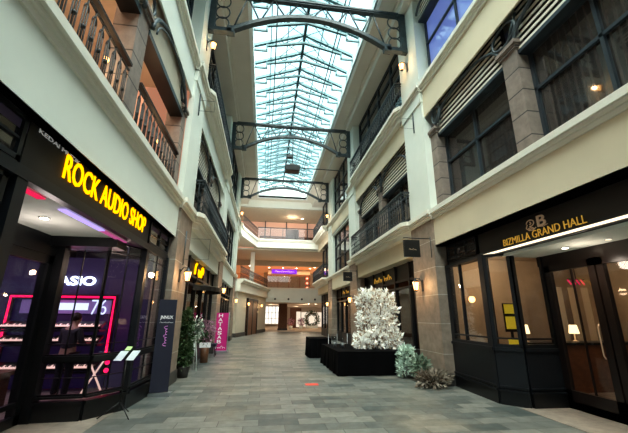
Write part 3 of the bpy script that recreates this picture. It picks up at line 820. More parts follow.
# tilted music sheet / counter
t = thing('counter_desk', (-5.2, 7.2, 0), 'low brown desk just inside the music shop door', 'desk')
PT(MB().box(-5.5, -4.4, 6.8, 7.5, .55, .62), 'desk_top', 'wood'); PT(MB().box(-5.4, -4.5, 6.85, 7.45, 0.006, .55), 'desk_body', 'wood')
t = thing('keyboard_stand', (-3.35, 8.2, 0), 'brass-coloured crossed keyboard stand behind the low bay panes', 'stand')
m = MB(); m.tube([(-3.6, 8.15, .02), (-3.2, 8.15, .75)], .02, 6); m.tube([(-3.2, 8.25, .02), (-3.6, 8.25, .75)], .02, 6); m.tube([(-3.6, 8.15, .75), (-3.6, 8.35, .75)], .015, 6)
PT(m, 'crossed_tubes', 'keys')
m = MB(); [m.ball((-3.3, 8.5, .45+.16*i), .05, 6) for i in range(3)]
t = thing('red_lamps', (-3.3, 8.5, 0), 'string of three small round red lamps below the neon corner', 'light')
PT(m, 'bulbs', 'pink_e'); PT(MB().tube([(-3.3, 8.5, .006), (-3.3, 8.5, .85)], .012, 6), 'cord', 'black')
lamp('shop_violet', 'AREA', (-5.2, 7.0, 3.2), 60, (.85, .66, .85), sx=3., sy=2.)
lamp('shop_warm', 'POINT', (-3.2, 7.9, 2.6), 14, (1, .75, .6), .2)
lamp('entrance_light', 'POINT', (-3.05, 5.0, 2.4), 10, (1, .85, .8), .15)
lamp('letter_glow', 'AREA', (SHL+.35, 5.3, 3.22), .8, (1, .55, .05), rot=(0, R(90), 0), sx=.3, sy=2.8)

# person at the keyboards (seen from behind)
def skin(name, verts, edges, mat, parent, root=0, sub=2):
    me = bpy.data.meshes.new(name); me.from_pydata([v[:3] for v in verts], edges, []); me.update()
    o = bpy.data.objects.new(name, me); COL.objects.link(o); o.parent = parent
    sk = o.modifiers.new('skin', 'SKIN'); sk.use_smooth_shade = True
    for i, v in enumerate(verts):
        r = v[3]; r = r if isinstance(r, tuple) else (r, r)
        me.skin_vertices[0].data[i].radius = r
    me.skin_vertices[0].data[root].use_root = True
    ss = o.modifiers.new('sub', 'SUBSURF'); ss.levels = sub; ss.render_levels = sub
    # bake to a plain mesh
    dg = bpy.context.evaluated_depsgraph_get(); dg.update()
    nm = bpy.data.meshes.new_from_object(o.evaluated_get(dg)); o.modifiers.clear(); o.data = nm
    nm.materials.clear(); nm.materials.append(M[mat])
    for p in nm.polygons: p.use_smooth = True
    return o
pr = thing('person', (-3.9, 8.0, 0.006), 'person in a dark shirt standing back to us at the music shop keyboards', 'person', rz=R(-12))
V = []; E = []
def add(p, x, y, z, r):
    V.append((x, y, z, r)); i = len(V)-1
    if p is not None: E.append((p, i))
    return i
pel = add(None, 0, 0, .92, (.15, .11)); wa = add(pel, 0, .01, 1.08, (.13, .095)); ch = add(wa, 0, .02, 1.27, (.155, .11))
nb = add(ch, 0, .03, 1.38, (.08, .07)); nk = add(nb, 0, .05, 1.45, .052)
hb = add(nk, 0, .08, 1.53, (.066, .078)); hm = add(hb, 0, .10, 1.60, (.076, .092)); ht = add(hm, 0, .10, 1.67, (.06, .075))
no = add(hm, 0, .205, 1.575, .016); 
for k in (-1, 1):
    add(hm, k*.085, .10, 1.585, (.014, .022))
    sh = add(nb, k*.15, .02, 1.35, .058); el = add(sh, k*.22, .06, 1.10, .042); wr = add(el, k*.17, .30, 1.06, .028); pm = add(wr, k*.165, .37, 1.055, (.036, .018))
    for j, (dx, ln) in enumerate(((-.03, .07), (-.01, .085), (.01, .08), (.03, .06))):
        f1 = add(pm, k*.165+dx, .42, 1.055, .0095); f2 = add(f1, k*.165+dx*1.15, .42+ln*.5, 1.045, .0085); add(f2, k*.165+dx*1.2, .42+ln*.8, 1.025, .0075)
    th = add(pm, k*.165-k*.045, .385, 1.05, .010); add(th, k*.165-k*.06, .42, 1.035, .008)
    hp = add(pel, k*.09, 0, .86, .09); kn = add(hp, k*.10, .02, .48, .06); an = add(kn, k*.11, -.02, .09, .038); add(an, k*.12, .12, .03, (.04, .028))
skin('body', V, E, 'skin', pr)
V = []; E = []
pel = add(None, 0, 0, .94, (.165, .125)); wa = add(pel, 0, .01, 1.08, (.15, .115)); ch = add(wa, 0, .02, 1.27, (.172, .125)); nb = add(ch, 0, .03, 1.38, (.095, .08))
for k in (-1, 1):
    sh = add(nb, k*.155, .02, 1.35, .072); el = add(sh, k*.225, .06, 1.10, .056); add(el, k*.19, .2, 1.075, .045)
skin('shirt', V, E, 'shirt', pr)
V = []; E = []
pel = add(None, 0, 0, .93, (.16, .12))
for k in (-1, 1):
    hp = add(pel, k*.09, 0, .84, .10); kn = add(hp, k*.10, .02, .48, .072); add(kn, k*.11, -.02, .08, .055)
skin('trousers', V, E, 'trouser', pr)
m = MB(); m.ball((0, .07, 1.625), .098, 12, 1.0); m.build('hair', 'hair', pr)
pr.scale = (1.02, 1.02, .95)

# tripod stand with leaflets outside
t = thing('leaflet_stand', (-2.27, 6.62, 0), 'black tripod stand holding two tilted white sheets and a green card', 'stand')
m = MB(); m.tube([(0, 0, .12), (0, 0, .88)], .012, 8); m.build('pole', 'black', t)
for a in (200, 320, 80):
    MB().tube([(0, 0, .22), (.3*math.cos(R(a)), .3*math.sin(R(a)), .008)], .009, 6).build('leg', 'black', t)
for x, y, c, nm in ((-.09, -.02, 'paper', 'sheet'), (.08, .05, 'paper', 'sheet')):
    m = MB().box(-.07, .07, -.11, .11, -.004, .004); o = m.build(nm, c, t); o.location = (x, y, .93); o.rotation_euler = (R(38), 0, R(-15))
o = MB().box(-.05, .05, -.04, .04, -.004, .004).build('green_card', 'green_e', t); o.location = (-.02, .08, 1.04); o.rotation_euler = (R(40), 0, R(-15))

# navy roll-up banner
t = thing('roll_up_banner', (-2.17, 8.15, 0), 'tall narrow navy roll-up banner leaning by the left stone pilaster', 'banner')
o0 = Vector((-2.22, 7.98, .08)); u = Vector((.93, .35, 0)).normalized(); up = Vector((-.02, .03, 1)).normalized(); wid, hei = .36, 1.85
nrm = u.cross(up)
def quad(mb, x0, x1, z0, z1, th, off=0.):
    c = []
    for dn in (off, off+th):
        for (a, b) in ((x0, z0), (x1, z0), (x1, z1), (x0, z1)): c.append(o0+u*a+up*b+nrm*dn-t.location)
    return mb.add(c, [(0,3,2,1),(4,5,6,7),(0,1,5,4),(1,2,6,5),(2,3,7,6),(3,0,4,7)])
quad(MB(), 0, wid, 0, hei, .008).build('banner_sheet', 'navy', t)
MB().box(o0.x-t.location.x-.03, o0.x-t.location.x+.4, -.14, .06, 0, .07).build('base_cassette', 'alu', t)
textobj('white_lettering', 'JNNUX', o0+u*.05+up*1.42, u, .26, .09, 'whitept', t, .003, up, .02, .012)
scribble('small_lettering', o0+u*.05+up*1.355+nrm*.014, u, .26, .03, 'whitept', t, up=up, loops=9)
scribble('pink_lettering', o0+u*.22+up*.88+nrm*.014, up, .40, .07, 'magentatxt', t, up=-u, loops=7)

# ------------------------------------------------------------------ right: grand hall shopfront
SHR = W('R', .4)  # 4.9
A2, B2, C2, D2 = (5.72, 6.35), (4.99, 6.36), (4.66, 6.74), (4.74, 8.45)
t = thing('bay_window', (5.0, 7.2, 0), 'blue-black angled bay window of the grand hall with solid lower panels', 'shopfront')
segs = ((A2, B2), (B2, C2), (C2, D2))
m = MB()
for a, b in segs: facade_panel(a, b, 0, .24, .14, m)
PT(m, 'base_panel', 'darkmetal')
m = MB()
for a, b in segs: facade_panel(a, b, .24, 1.0, .08, m)
PT(m, 'lower_panel', 'bluemetal')
m = MB()
for a, b in segs:
    facade_panel(a, b, .24, .27, .18, m); facade_panel(a, b, .31, .335, .15, m); facade_panel(a, b, .97, 1.03, .14, m)
PT(m, 'sill_moulding', 'bluemetal')
glazed(t, A2, B2, 1.03, 2.9, (), (1.2,), .07, 'darkmetal'); glazed(t, B2, C2, 1.03, 2.9, (), (1.2,), .06, 'bluemetal'); glazed(t, C2, D2, 1.03, 2.9, (.6,), (1.2,), .06, 'bluemetal')
m = MB()
m.box(C2[0]-.05, C2[0]+.09, C2[1]-.02, C2[1]+.14, 0, 2.9); m.box(4.7, 4.84, 8.3, 8.45, 0, 2.9)
PT(m, 'corner_post', 'bluemetal')
struct(MB().box(4.80, SHR+.1, 1.8, 8.45, 2.88, 3.0), 'trim_8', 'bluemetal')
struct(MB().box(SHR-.02, SHR+.1, 1.8, 8.45, 2.96, 3.5), 'trim_8', 'darkmetal')
struct(MB().box(4.5, SHR, 1.8, 8.45, 3.42, 3.46), 'trim_8', 'darkmetal')
t = thing('hall_sign', (4.86, 4.8, 2.95), 'black fascia sign with gold hall name, gold bird emblem and lit lower edge', 'sign')
PT(MB().box(SHR-.1, SHR-.02, 2.3, 7.05, 3.0, 3.45), 'sign_board', 'signblack')
PT(MB().box(SHR-.16, SHR-.11, 2.3, 7.05, 2.90, 2.93), 'lit_edge', 'strip_e')
textobj('lettering', 'BIZMILLA GRAND HALL', (SHR-.12, 6.2, 2.985), (0, -1, 0), 1.87, .135, 'gold', t, .006, bold=-.006)
textobj('emblem_letter', 'B', (SHR-.12, 5.26, 3.155), (0, -1, 0), .19, .2, 'gold_dim', t, .01, bold=.01)
m = MB()
def em(y, z): return (SHR-.125, 5.3+(y-5.5)*1.2, z-.05)
m.tube([em(5.60+.075*math.cos(a), 3.315+.06*math.sin(a)) for a in [2*PI*i/14 for i in range(12)]], .010, 6)
m.tube([em(5.66, 3.30), em(5.69, 3.24), em(5.64, 3.19), em(5.56, 3.18), em(5.50, 3.21)], .010, 6)
m.tube([em(5.60, 3.34), em(5.58, 3.31), em(5.61, 3.29)], .012, 6)
m.tube([em(5.66, 3.22), em(5.60, 3.24), em(5.55, 3.22)], .008, 6); m.tube([em(5.64, 3.20), em(5.59, 3.215), em(5.53, 3.2)], .008, 6)
m.tube([em(5.45, 3.21), em(5.36, 3.19), em(5.28, 3.21)], .006, 6)
PT(m, 'emblem_bird', 'gold_dim')
t = thing('transom_window', (SHR, 7.7, 2.98), 'small barred transom window at the far end of the grand hall sign', 'window')
glazed(t, (4.8, 7.1), (4.8, 8.4), 3.0, 3.42, (.35, .7), (3.12, 3.3), .04, 'bluemetal', 'window')
# recess
struct(MB().box(4.9, 5.8, 2.0, 6.45, 2.82, 2.88), 'ceiling', 'plaster')
struct(MB().box(4.75, 5.72, 2.0, 6.35, .0, .006), 'floor', 'tanfloor')
struct(MB().box(5.68, 5.8, 2.0, 6.45, 2.62, 2.88), 'trim_8', 'doorbrown')
for (y0, y1, wd) in ((6.3, 5.2, 'far'), (5.17, 4.07, 'near'), (4.04, 2.94, 'nearest')):
    t = thing('hall_door', (5.72, (y0+y1)/2, 0), 'dark brown glazed double door leaf of the grand hall, %s leaf' % wd, 'door')
    glazed(t, (5.72, y0), (5.72, y1), 0.006, 2.62, (), (), .13, 'doorbrown')
    m = MB(); facade_panel((5.72, y0), (5.72, y1), 0.006, .32, .08, m); facade_panel((5.72, y0-.6), (5.72, y0-.575), .32, 2.55, .03, m); PT(m, 'kick_panel', 'doorbrown')
    PT(MB().tube([(5.63, y1+.1, .95), (5.60, y1+.1, 1.0), (5.60, y1+.1, 1.45), (5.63, y1+.1, 1.5)], .011, 8), 'door_handle', 'gold_dim')
t = thing('shopfront_wall', (5.2, 2.4, 0), 'blue-black shopfront panel at the near side of the grand hall doors', 'shopfront')
m = MB(); facade_panel((4.74, 1.8), (4.74, 2.6), 0, 2.9, .1, m); facade_panel((4.74, 2.6), (5.72, 2.9), 0, 2.9, .1, m); PT(m, 'panel', 'bluemetal')
# interior of hall
struct(MB().box(9.5, 9.6, 1, 12, 0, 3.42), 'wall_right', 'tanwall')
struct(MB().box(4.92, 9.6, 9.6, 9.7, 0, 3.42), 'wall_right', 'tanwall')
struct(MB().box(5.72, 9.6, 1.3, 1.4, 0, 3.42), 'wall_right', 'tanwall')
struct(MB().box(4.9, 9.6, 1, 10, 3.3, 3.42), 'ceiling', 'tanwall')
struct(MB().box(4.9, 9.6, 1, 10, 0, .004), 'floor', 'tanfloor')
t = thing('reception_counter', (7.6, 7.6, 0), 'dark reception counter inside the grand hall', 'counter')
PT(MB().box(5.95, 8.8, 7.4, 7.9, .004, 1.0), 'counter_body', 'wood'); PT(MB().box(5.9, 8.9, 7.35, 7.95, 1.0, 1.06), 'counter_top', 'black')
def table_lamp(x, y, z, label):
    t = thing('table_lamp', (x, y, z), label, 'lamp')
    MB().lathe([(.07, 0), (.06, .02), (.015, .04), (.012, .2)], (0,0,0), 12).build('base', 'gold_dim', t)
    MB().lathe([(.11, 0), (.08, .2)], (0, 0, .18), 14).build('lamp_shade', 'shade', t)
table_lamp(6.1, 7.65, 1.06, 'lit table lamp on the left end of the reception counter')
table_lamp(7.4, 7.65, 1.06, 'lit table lamp on the middle of the reception counter seen through the door')
t = thing('yellow_poster', (5.45, 7.1, 0), 'yellow notice poster on a slim board inside the bay window', 'poster')
PT(MB().box(5.22, 5.52, 7.1, 7.12, 1.3, 1.9), 'board', 'black')
PT(MB().box(5.235, 5.505, 7.07, 7.09, 1.68, 1.88), 'upper_sheet', 'poster'); PT(MB().box(5.235, 5.505, 7.07, 7.09, 1.36, 1.62), 'lower_sheet', 'poster')
PT(MB().box(5.235, 5.505, 7.07, 7.09, 1.05, 1.15), 'bottom_sheet', 'poster'); PT(MB().box(5.35, 5.39, 7.1, 7.14, .004, 1.35), 'stem', 'black')
t = thing('red_neon', (8.1, 8.0, 2.5), 'small red zigzag neon sign deep inside the grand hall', 'neon light')
m = MB(); [m.tube([(7.85+.13*i, 8.0, 2.56), (7.94+.13*i, 8.0, 2.44)], .02, 6) for i in range(4)]
PT(MB().tube([(7.85, 8.0, 2.58), (8.35, 8.0, 2.58)], .01, 6).tube([(8.1, 8.0, 2.58), (8.1, 8.0, 3.3)], .01, 6), 'hanger', 'black')
PT(m, 'neon_tube', 'red_e')
for x in (7.9, 8.3, 8.7):
    t = thing('curtain_panel', (x, 8.35, 0), 'tall beige curtain panel at the back of the grand hall', 'curtain', 'curtain panels at the back of the hall')
    m = MB(); pts = []
    for i in range(25): pts.append((x-.09+.18*i/24, 8.4+.03*math.sin(i*1.6)))
    for a, b in zip(pts[:-1], pts[1:]): m.add([(a[0], a[1], .01), (b[0], b[1], .01), (b[0], b[1], 2.4), (a[0], a[1], 2.4)], [(0,1,2,3)], True)
    PT(m, 'drape', 'cream')
t = thing('wall_sconce', (6.0, 9.55, 2.1), 'glowing round sconce on the tan wall seen through the bay window', 'lamp')
PT(MB().ball((6.0, 9.45, 2.1), .09, 8), 'globe', 'ledwarm'); PT(MB().box(5.96, 6.04, 9.5, 9.6, 2.0, 2.2), 'plate', 'gold_dim')
for x, y, e in ((6.4, 8.6, 38), (7.8, 6.5, 45), (6.6, 4.5, 20)): lamp('hall_light', 'POINT', (x, y, 2.9), e, (1, .72, .46), .15)
lamp('recess_light', 'POINT', (5.35, 5.0, 2.5), 6, (1, .85, .7), .1)

# ------------------------------------------------------------------ downlights
def downlight(x, y, z, label, group, r=.06, e=0, mat='ledwhite', spot=True):
    t = thing('downlight', (x, y, z), label, 'light', group)
    MB().lathe([(r*1.35, 0), (r*1.35, .012)], (0, 0, -.012), 16).build('trim_ring', 'alu', t)
    MB().lathe([(r, 0), (r, .008)], (0, 0, -.02), 16).build('lens', mat, t)
    if e: lamp('downlight_beam', 'SPOT', (x, y, z-.05), e, (1, .82, .6), .05, spot=R(110))
downlight(-3.0, 4.9, 2.86, 'round recessed downlight in the white entrance ceiling of the music shop', None, .05, 30)
downlight(5.33, 5.35, 2.82, 'far round downlight in the entrance ceiling of the grand hall', None, .045, 30)
downlight(5.4, 4.6, 2.82, 'near round downlight in the entrance ceiling of the grand hall', None, .04, 10, 'strip_e')
# wall lights in the open gallery
for y, wd in ((4.6, 'near'), (7.1, 'far')):
    t = thing('railing_lamp', (-2.5, y, 5.25), 'small bare warm bulb behind the %s gallery railing' % wd, 'lamp')
    PT(MB().ball((-2.5, y, 5.25), .045, 8), 'bulb', 'ledwarm'); PT(MB().tube([(-2.5, y, 5.29), (-2.5, y, 5.42)], .012, 6), 'socket', 'iron')
    lamp('bulb_light', 'POINT', (-2.7, y, 5.2), 12, (1, .65, .35), .05)
lamp('gallery_light', 'AREA', (-3.2, 5.2, 7.4), 70, (1, .72, .5), sx=1.2, sy=5.5)

# ------------------------------------------------------------------ bay B ground floor shopfronts
def shop_row(s, y0, y1, off, signs, name_l, door_y=None, awning=False, ztop=3.42):
    d = off+SH[s]
    t = thing('shopfront', (W(s, d), (y0+y1)/2, 0), name_l, 'shopfront')
    def Q(mb, nm, mat):
        o = mb.build(nm, mat, t); o.location = -t.location; return o
    m = MB(); wall_box(s, d-.06, d+.06, y0, y1, 0, .55, m); Q(m, 'base_panel', 'darkmetal')
    n = max(2, int(round((y1-y0)/1.4))); m = MB()
    for i in range(n+1):
        y = y0+(y1-y0)*i/n; wall_box(s, d-.07, d+.07, y-.05, y+.05, 0, ztop, m)
    for z in (.55, 2.55, 2.8): wall_box(s, d-.06, d+.06, y0, y1, z, z+.07, m)
    Q(m, 'frame', 'bluemetal')
    Q(wall_box(s, d, d+.01, y0, y1, .6, 2.56), 'pane', 'glass')
    Q(wall_box(s, d, d+.02, y0, y1, 2.84, ztop), 'sign_board', 'signblack')
    # room behind
    struct(wall_box(s, d+2.8, d+2.9, y0, y1, 0, 3.4), 'wall_'+side_word[s], 'tanwall')
    m = wall_box(s, d+.1, d+2.9, y0-.02 if y0 > 10 else y0+.5, y0 if y0 > 10 else y0+.55, 0, 3.4); wall_box(s, d+.1, d+2.9, y1, y1+.05, 0, 3.4, m); wall_box(s, d+.1, d+2.9, y0, y1, 3.3, 3.42, m)
    struct(m, 'wall_'+side_word[s], 'wood')
    lamp('shop_light', 'POINT', (W(s, d+1.6), (y0+y1)/2, 2.7), 16, (1, .66, .38), .15)
    return t
# right B
t = shop_row('R', 9.8, 16.4, 0, None, 'black shopfront with gold sign behind the white flower display')
scribble('gold_lettering', (W('R', .37), 15.0, 3.0), (0, -1, 0), 2.1, .22, 'gold', t, loops=11)
# right C
t = shop_row('R', 17.8, 24.4, .28, None, 'dark shopfront with small gold sign under the flat cornice')
scribble('gold_lettering', (W('R', .65), 22.6, 3.0), (0, -1, 0), 1.6, .22, 'gold', t)
t = shop_row('R', 25.8, 31.5, .35, None, 'warmly lit shopfront at the far right end')
t = shop_row('L', 9.8, 16.4, 0, None, 'dark framed shopfront with yellow emblem and curved black awning')
scribble('yellow_lettering', (W('L', .19), 12.1, 2.95), (0, 1, 0), 1.6, .40, 'yellow', t, r=.04, loops=4)
aw = MB()
for i in range(12):
    a0 = PI*i/12; a1 = PI*(i+1)/12
    def ap(a, q): return (W('L', .15-q*.75*math.sin(a)), 13.2-1.3*math.cos(a), 2.55+.18*math.sin(a)*(1-q))
    aw.add([ap(a0, 0), ap(a1, 0), ap(a1, 1), ap(a0, 1)], [(0,1,2,3)], True)
    aw.add([ap(a0, 1), ap(a1, 1), (ap(a1, 1)[0], ap(a1, 1)[1], 2.4), (ap(a0, 1)[0], ap(a0, 1)[1], 2.4)], [(0,1,2,3)], True)
o = aw.build('awning', 'darkmetal', t); o.location = -t.location
t = shop_row('L', 17.8, 24.4, 0, None, 'dark framed shopfront beyond the magenta banner on the left')

# hanging signs
def hanging_sign(x0, x1, y, z0, z1, wallx, label, txt):
    t = thing('hanging_sign', ((x0+x1)/2, y, z0), label, 'sign')
    PT(MB().box(x0, x1, y-.04, y+.04, z0, z1), 'board', 'signblack', t)
    PT(MB().tube([(x0, y, z1+.06), (wallx, y, z1+.06)], .014, 6).tube([(wallx-.02, y, z0), (wallx-.02, y, z1+.12)], .014, 6), 'bracket_arm', 'iron', t)
    scribble('lettering', ((x0+x1)/2-.1, y-.05, (z0+z1)/2-.05), (1, 0, 0), .2, .05, 'gold_dim', t)
hanging_sign(3.66, 4.1, 8.6, 3.14, 3.6, 4.46, 'black square sign hung from a bracket on the right pilaster by the lantern', 'HALL')
hanging_sign(3.76, 4.2, 16.35, 3.25, 3.68, 4.46, 'black square hanging sign beyond the white flowers', 'SPA')
def wire_frame_sign(x0, x1, y, z0, z1, label):
    t = thing('bracket_frame', (x0, y, z0), label, 'bracket')
    m = MB(); m.tube([(x0, y, z0), (x1, y, z0), (x1, y, z1), (x0, y, z1)], .006, 6, True); m.tube([(x0, y, z0-.15), (x0, y, z1+.2)], .02, 6)
    PT(m, 'wire_frame', 'iron_l', t)
wire_frame_sign(-2.13, -1.5, 9.2, 3.0, 3.55, 'empty wire sign bracket on the left pilaster under the balcony')
wire_frame_sign(-2.13, -1.7, 9.0, 7.3, 7.65, 'empty wire bracket high on the left pilaster')
wire_frame_sign(4.43, 4.0, 9.0, 7.3, 7.65, 'empty wire bracket high on the right pilaster')

# ------------------------------------------------------------------ magenta banner
t = thing('roll_up_banner', (-1.95, 16.9, 0), 'magenta roll-up banner with white vertical letters on a silver stand', 'banner')
MB().box(-.34, .34, -.01, .01, .08, 1.72).build('banner_sheet', 'magenta', t)
m = MB(); m.box(-.4, .4, -.12, .12, 0, .08); m.tube([(-.37, 0, .08), (-.37, 0, 1.74)], .014, 6); m.tube([(.37, 0, .08), (.37, 0, 1.74)], .014, 6); m.build('silver_stand', 'alu', t)
for i, c in enumerate('HATASAB'):
    textobj('letter', c, (-2.05, 16.885, 1.52-i*.19), (1, 0, 0), .19, .155, 'whitept', t, .004, bold=.02)
scribble('bottom_lettering', (-2.2, 16.88, .16), (1, 0, 0), .5, .12, 'whitept', t, loops=5)

# ------------------------------------------------------------------ plants
def leafmass(n, center, rad, size, seed, shell=.5, drop=0.):
    rnd = random.Random(seed); m = MB()
    for i in range(n):
        while True:
            p = Vector((rnd.uniform(-1, 1), rnd.uniform(-1, 1), rnd.uniform(-1, 1)))
            if shell < p.length < 1: break
        c = Vector(center)+Vector((p.x*rad[0], p.y*rad[1], p.z*rad[2]))
        d = (p+Vector((rnd.uniform(-.6, .6), rnd.uniform(-.6, .6), rnd.uniform(-.4, .8)-drop))).normalized()
        sd = d.cross(Vector((rnd.uniform(-1, 1), rnd.uniform(-1, 1), rnd.uniform(-1, 1)))).normalized()
        L = size*rnd.uniform(.6, 1.3); w = L*.26
        up = sd.cross(d)*L*.12
        m.add([c, c+d*L*.45+sd*w+up, c+d*L, c+d*L*.45-sd*w+up], [(0,1,2,3)])
    return m
# tall white flower display on the black table
FD = t = thing('flower_display', (3.55, 10.95, .642), 'tall arched display of white paper leaves and blossoms on the black draped table', 'flowers')
rnd = random.Random(3)
m = MB()
blobs = [((-.42, 0, 1.52), (.30, .30, .32)), ((-.05, 0, 1.62), (.34, .32, .26)), ((.36, 0, 1.52), (.40, .32, .32)), ((-.34, 0, 1.15), (.36, .3, .42)), ((.46, 0, 1.12), (.44, .3, .46)),
         ((.05, 0, 1.0), (.34, .26, .45)), ((-.36, 0, .72), (.34, .26, .42)), ((.40, 0, .62), (.46, .30, .50)), ((-.62, -.05, .22), (.30, .32, .20)), ((-.1, -.1, .30), (.5, .32, .28)), ((.6, -.1, .3), (.36, .3, .3))]
for i, (c, r) in enumerate(blobs):
    mm = leafmass(170, c, r, .17, 20+i, .1); m.add(mm.v, mm.f)
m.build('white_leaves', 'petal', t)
m = MB()
for i, (c, r) in enumerate(blobs):
    mm = leafmass(110, c, (r[0]*.95, r[1]*.95, r[2]*.95), .14, 40+i, .2); m.add(mm.v, mm.f)
m.build('cream_blossoms', 'petalb', t)
m = MB()
for i in range(9):
    x = rnd.uniform(-.5, .55); m.tube([(x*.5, .0, 0), (x, rnd.uniform(-.1, .1), .6), (x*1.1, rnd.uniform(-.2, .1), 1.2), (x*.9, -.1, 1.6)], .018, 6)
m.build('branches', 'twig', t)
FD.scale = (.84, .9, .96)
# draped tables
def draped_table(x0, x1, y0, y1, h, label, seed):
    t = thing('draped_table', ((x0+x1)/2, (y0+y1)/2, 0), label, 'table')
    rnd = random.Random(seed)
    hx, hy = (x1-x0)/2, (y1-y0)/2
    MB().box(-hx+.03, hx-.03, -hy+.03, hy-.03, h-.05, h-.012).build('table_top', 'wood', t)
    for i in (-1, 1):
        for j in (-1, 1): MB().box(i*(hx-.1)-.03, i*(hx-.1)+.03, j*(hy-.1)-.03, j*(hy-.1)+.03, 0, h-.05).build('leg', 'black', t)
    per = []
    def run(a, b, n):
        for i in range(n): per.append((a[0]+(b[0]-a[0])*i/n, a[1]+(b[1]-a[1])*i/n))
    nx = int(hx*2/.06); ny = int(hy*2/.06)
    run((-hx, -hy), (hx, -hy), nx); run((hx, -hy), (hx, hy), ny); run((hx, hy), (-hx, hy), nx); run((-hx, hy), (-hx, -hy), ny)
    N = len(per); rows = 7; vs = []; fs = []
    ph = [rnd.uniform(0, 6) for _ in range(4)]
    for k in range(rows+1):
        q = k/rows
        for i, (x, y) in enumerate(per):
            L = math.hypot(x/hx, y/hy); s_ = i/N*2*PI
            amp = .022*q*(math.sin(s_*17+ph[0])+.6*math.sin(s_*29+ph[1]))
            out = .03*q+amp
            nx_ = (1 if abs(x) >= hx-.001 else 0)*(1 if x > 0 else -1); ny_ = (1 if abs(y) >= hy-.001 else 0)*(1 if y > 0 else -1)
            vs.append((x+nx_*out, y+ny_*out, h-(h-.012)*q))
    for k in range(rows):
        for i in range(N): fs.append((k*N+i, (k+1)*N+i, (k+1)*N+(i+1) % N, k*N+(i+1) % N))
    fs.append(tuple(range(N)))
    MB().add(vs, fs, False).build('black_cloth', 'cloth', t)
    return t
draped_table(2.13, 4.1, 10.08, 12.9, .64, 'large black cloth draped table carrying the white flower display', 1)
draped_table(1.88, 2.75, 14.35, 15.6, .74, 'smaller black cloth draped table behind the large one', 2)
# glass vases on table
def vase(x, y, label):
    t = thing('glass_vase', (x, y, .641), label, 'vase')
    MB().lathe([(.06, 0), (.075, .12), (.05, .22), (.065, .3)], (0,0,0), 14).build('vessel', 'glass', t)
    MB().lathe([(.05, .01), (.06, .12)], (0,0,0), 12).build('filling', 'alu', t)
vase(2.4, 11.9, 'small clear glass vase on the left edge of the large black table'); vase(2.55, 11.35, 'small clear glass vase just left of the white flowers')
def wire_chair(x, y, rz, label):
    t = thing('acrylic_chair', (x, y, 0), label, 'chair', rz=rz)
    MB().box(-.2, .2, -.2, .2, .44, .46).build('seat', 'glass', t); MB().box(-.2, .2, .19, .2, .55, .95).build('backrest', 'glass', t)
    for i in (-1, 1):
        MB().tube([(i*.19, -.19, 0), (i*.19, -.19, .45)], .012, 6).build('leg', 'alu', t)
        MB().tube([(i*.19, .19, 0), (i*.19, .2, .95)], .012, 6).build('leg', 'alu', t)
wire_chair(2.75, 13.5, .3, 'clear acrylic chair behind the large black table'); wire_chair(3.4, 13.6, -.4, 'clear acrylic chair nearer the shopfront behind the black table')
# mint flowers spilling beside
t = thing('flower_basket', (4.02, 9.75, 0), 'pale mint and white flower basket on the floor right of the black table', 'flowers')
m = MB(); m.lathe([(.16, 0), (.2, .28), (.21, .3)], (0, 0, 0), 16); m.build('basket', 'pot', t)
m = leafmass(420, (-.03, -.05, .55), (.22, .2, .3), .11, 77, .3); mm = leafmass(220, (-.12, -.1, .25), (.2, .18, .2), .11, 78, .3); m.add(mm.v, mm.f); m.build('blossoms', 'minty', t)
m = leafmass(120, (0, 0, .4), (.26, .22, .3), .13, 79, .3); m.build('leaves', 'leafl', t)
DB = t = thing('dried_bundle', (4.12, 8.35, 0), 'low brown bundle of dried grasses and leaves at the foot of the right pilaster', 'plant')
m = MB(); rnd = random.Random(5)
for i in range(70):
    a = rnd.uniform(0, 2*PI); L = rnd.uniform(.2, .42); r0 = rnd.uniform(0, .08)
    p0 = Vector((r0*math.cos(a)-.05, r0*math.sin(a)+.02, .02)); p2 = p0+Vector((math.cos(a)*L*.8, math.sin(a)*L*.55, rnd.uniform(.05, .30)))
    m.tube([p0, (p0+p2)/2+Vector((0, 0, .06)), p2], .006, 4)
m.build('stems', 'twig', t)
m = leafmass(260, (-.02, 0, .13), (.34, .17, .13), .12, 91, .2); m.build('dried_leaves', 'straw', t)
DB.scale = (1.25, 1.25, 1.25)
t = thing('potted_shrub', (4.12, 9.15, 0), 'grey-green leafy pot plant between the flower basket and the dried bundle', 'plant')
MB().lathe([(.1, 0), (.14, .2), (.15, .22)], (0, 0, 0), 14).build('pot', 'pot', t)
m = leafmass(260, (0, 0, .36), (.2, .2, .22), .13, 92, .2); m.build('leaves', 'leafl', t)
# left plants
t = thing('potted_tree', (-2.08, 10.35, 0), 'tall dark green bushy potted plant beside the left stone pilaster', 'plant')
MB().lathe([(.13, 0), (.17, .25), (.18, .28)], (0, 0, 0), 14).build('pot', 'stone_dark', t)
MB().tube([(0, 0, .2), (.02, 0, 1.4)], .02, 6).build('trunk', 'twig', t)
m = MB()
for i, (c, r) in enumerate([((0, 0, .55), (.17, .2, .33)), ((0, .0, 1.0), (.16, .2, .4)), ((-.02, .0, 1.45), (.11, .15, .3))]):
    mm = leafmass(380, c, r, .12, 50+i, .3, .3); m.add(mm.v, mm.f)
m.build('foliage', 'leaf', t)
t = thing('flower_stand', (-2.05, 11.5, 0), 'white three-legged flower stand topped with trailing white flowers and greens', 'flowers')
for a in (90, 210, 330):
    MB().tube([(.03*math.cos(R(a)), .03*math.sin(R(a)), 1.0), (.16*math.cos(R(a)), .16*math.sin(R(a)), 0)], .013, 6).build('leg', 'curb', t)
m = leafmass(260, (0, 0, 1.15), (.2, .2, .32), .12, 60, .2, .3); m.build('greens', 'leafl', t)
m = leafmass(110, (-.02, -.05, 1.2), (.22, .2, .36), .09, 61, .3); m.build('white_flowers', 'petal', t)
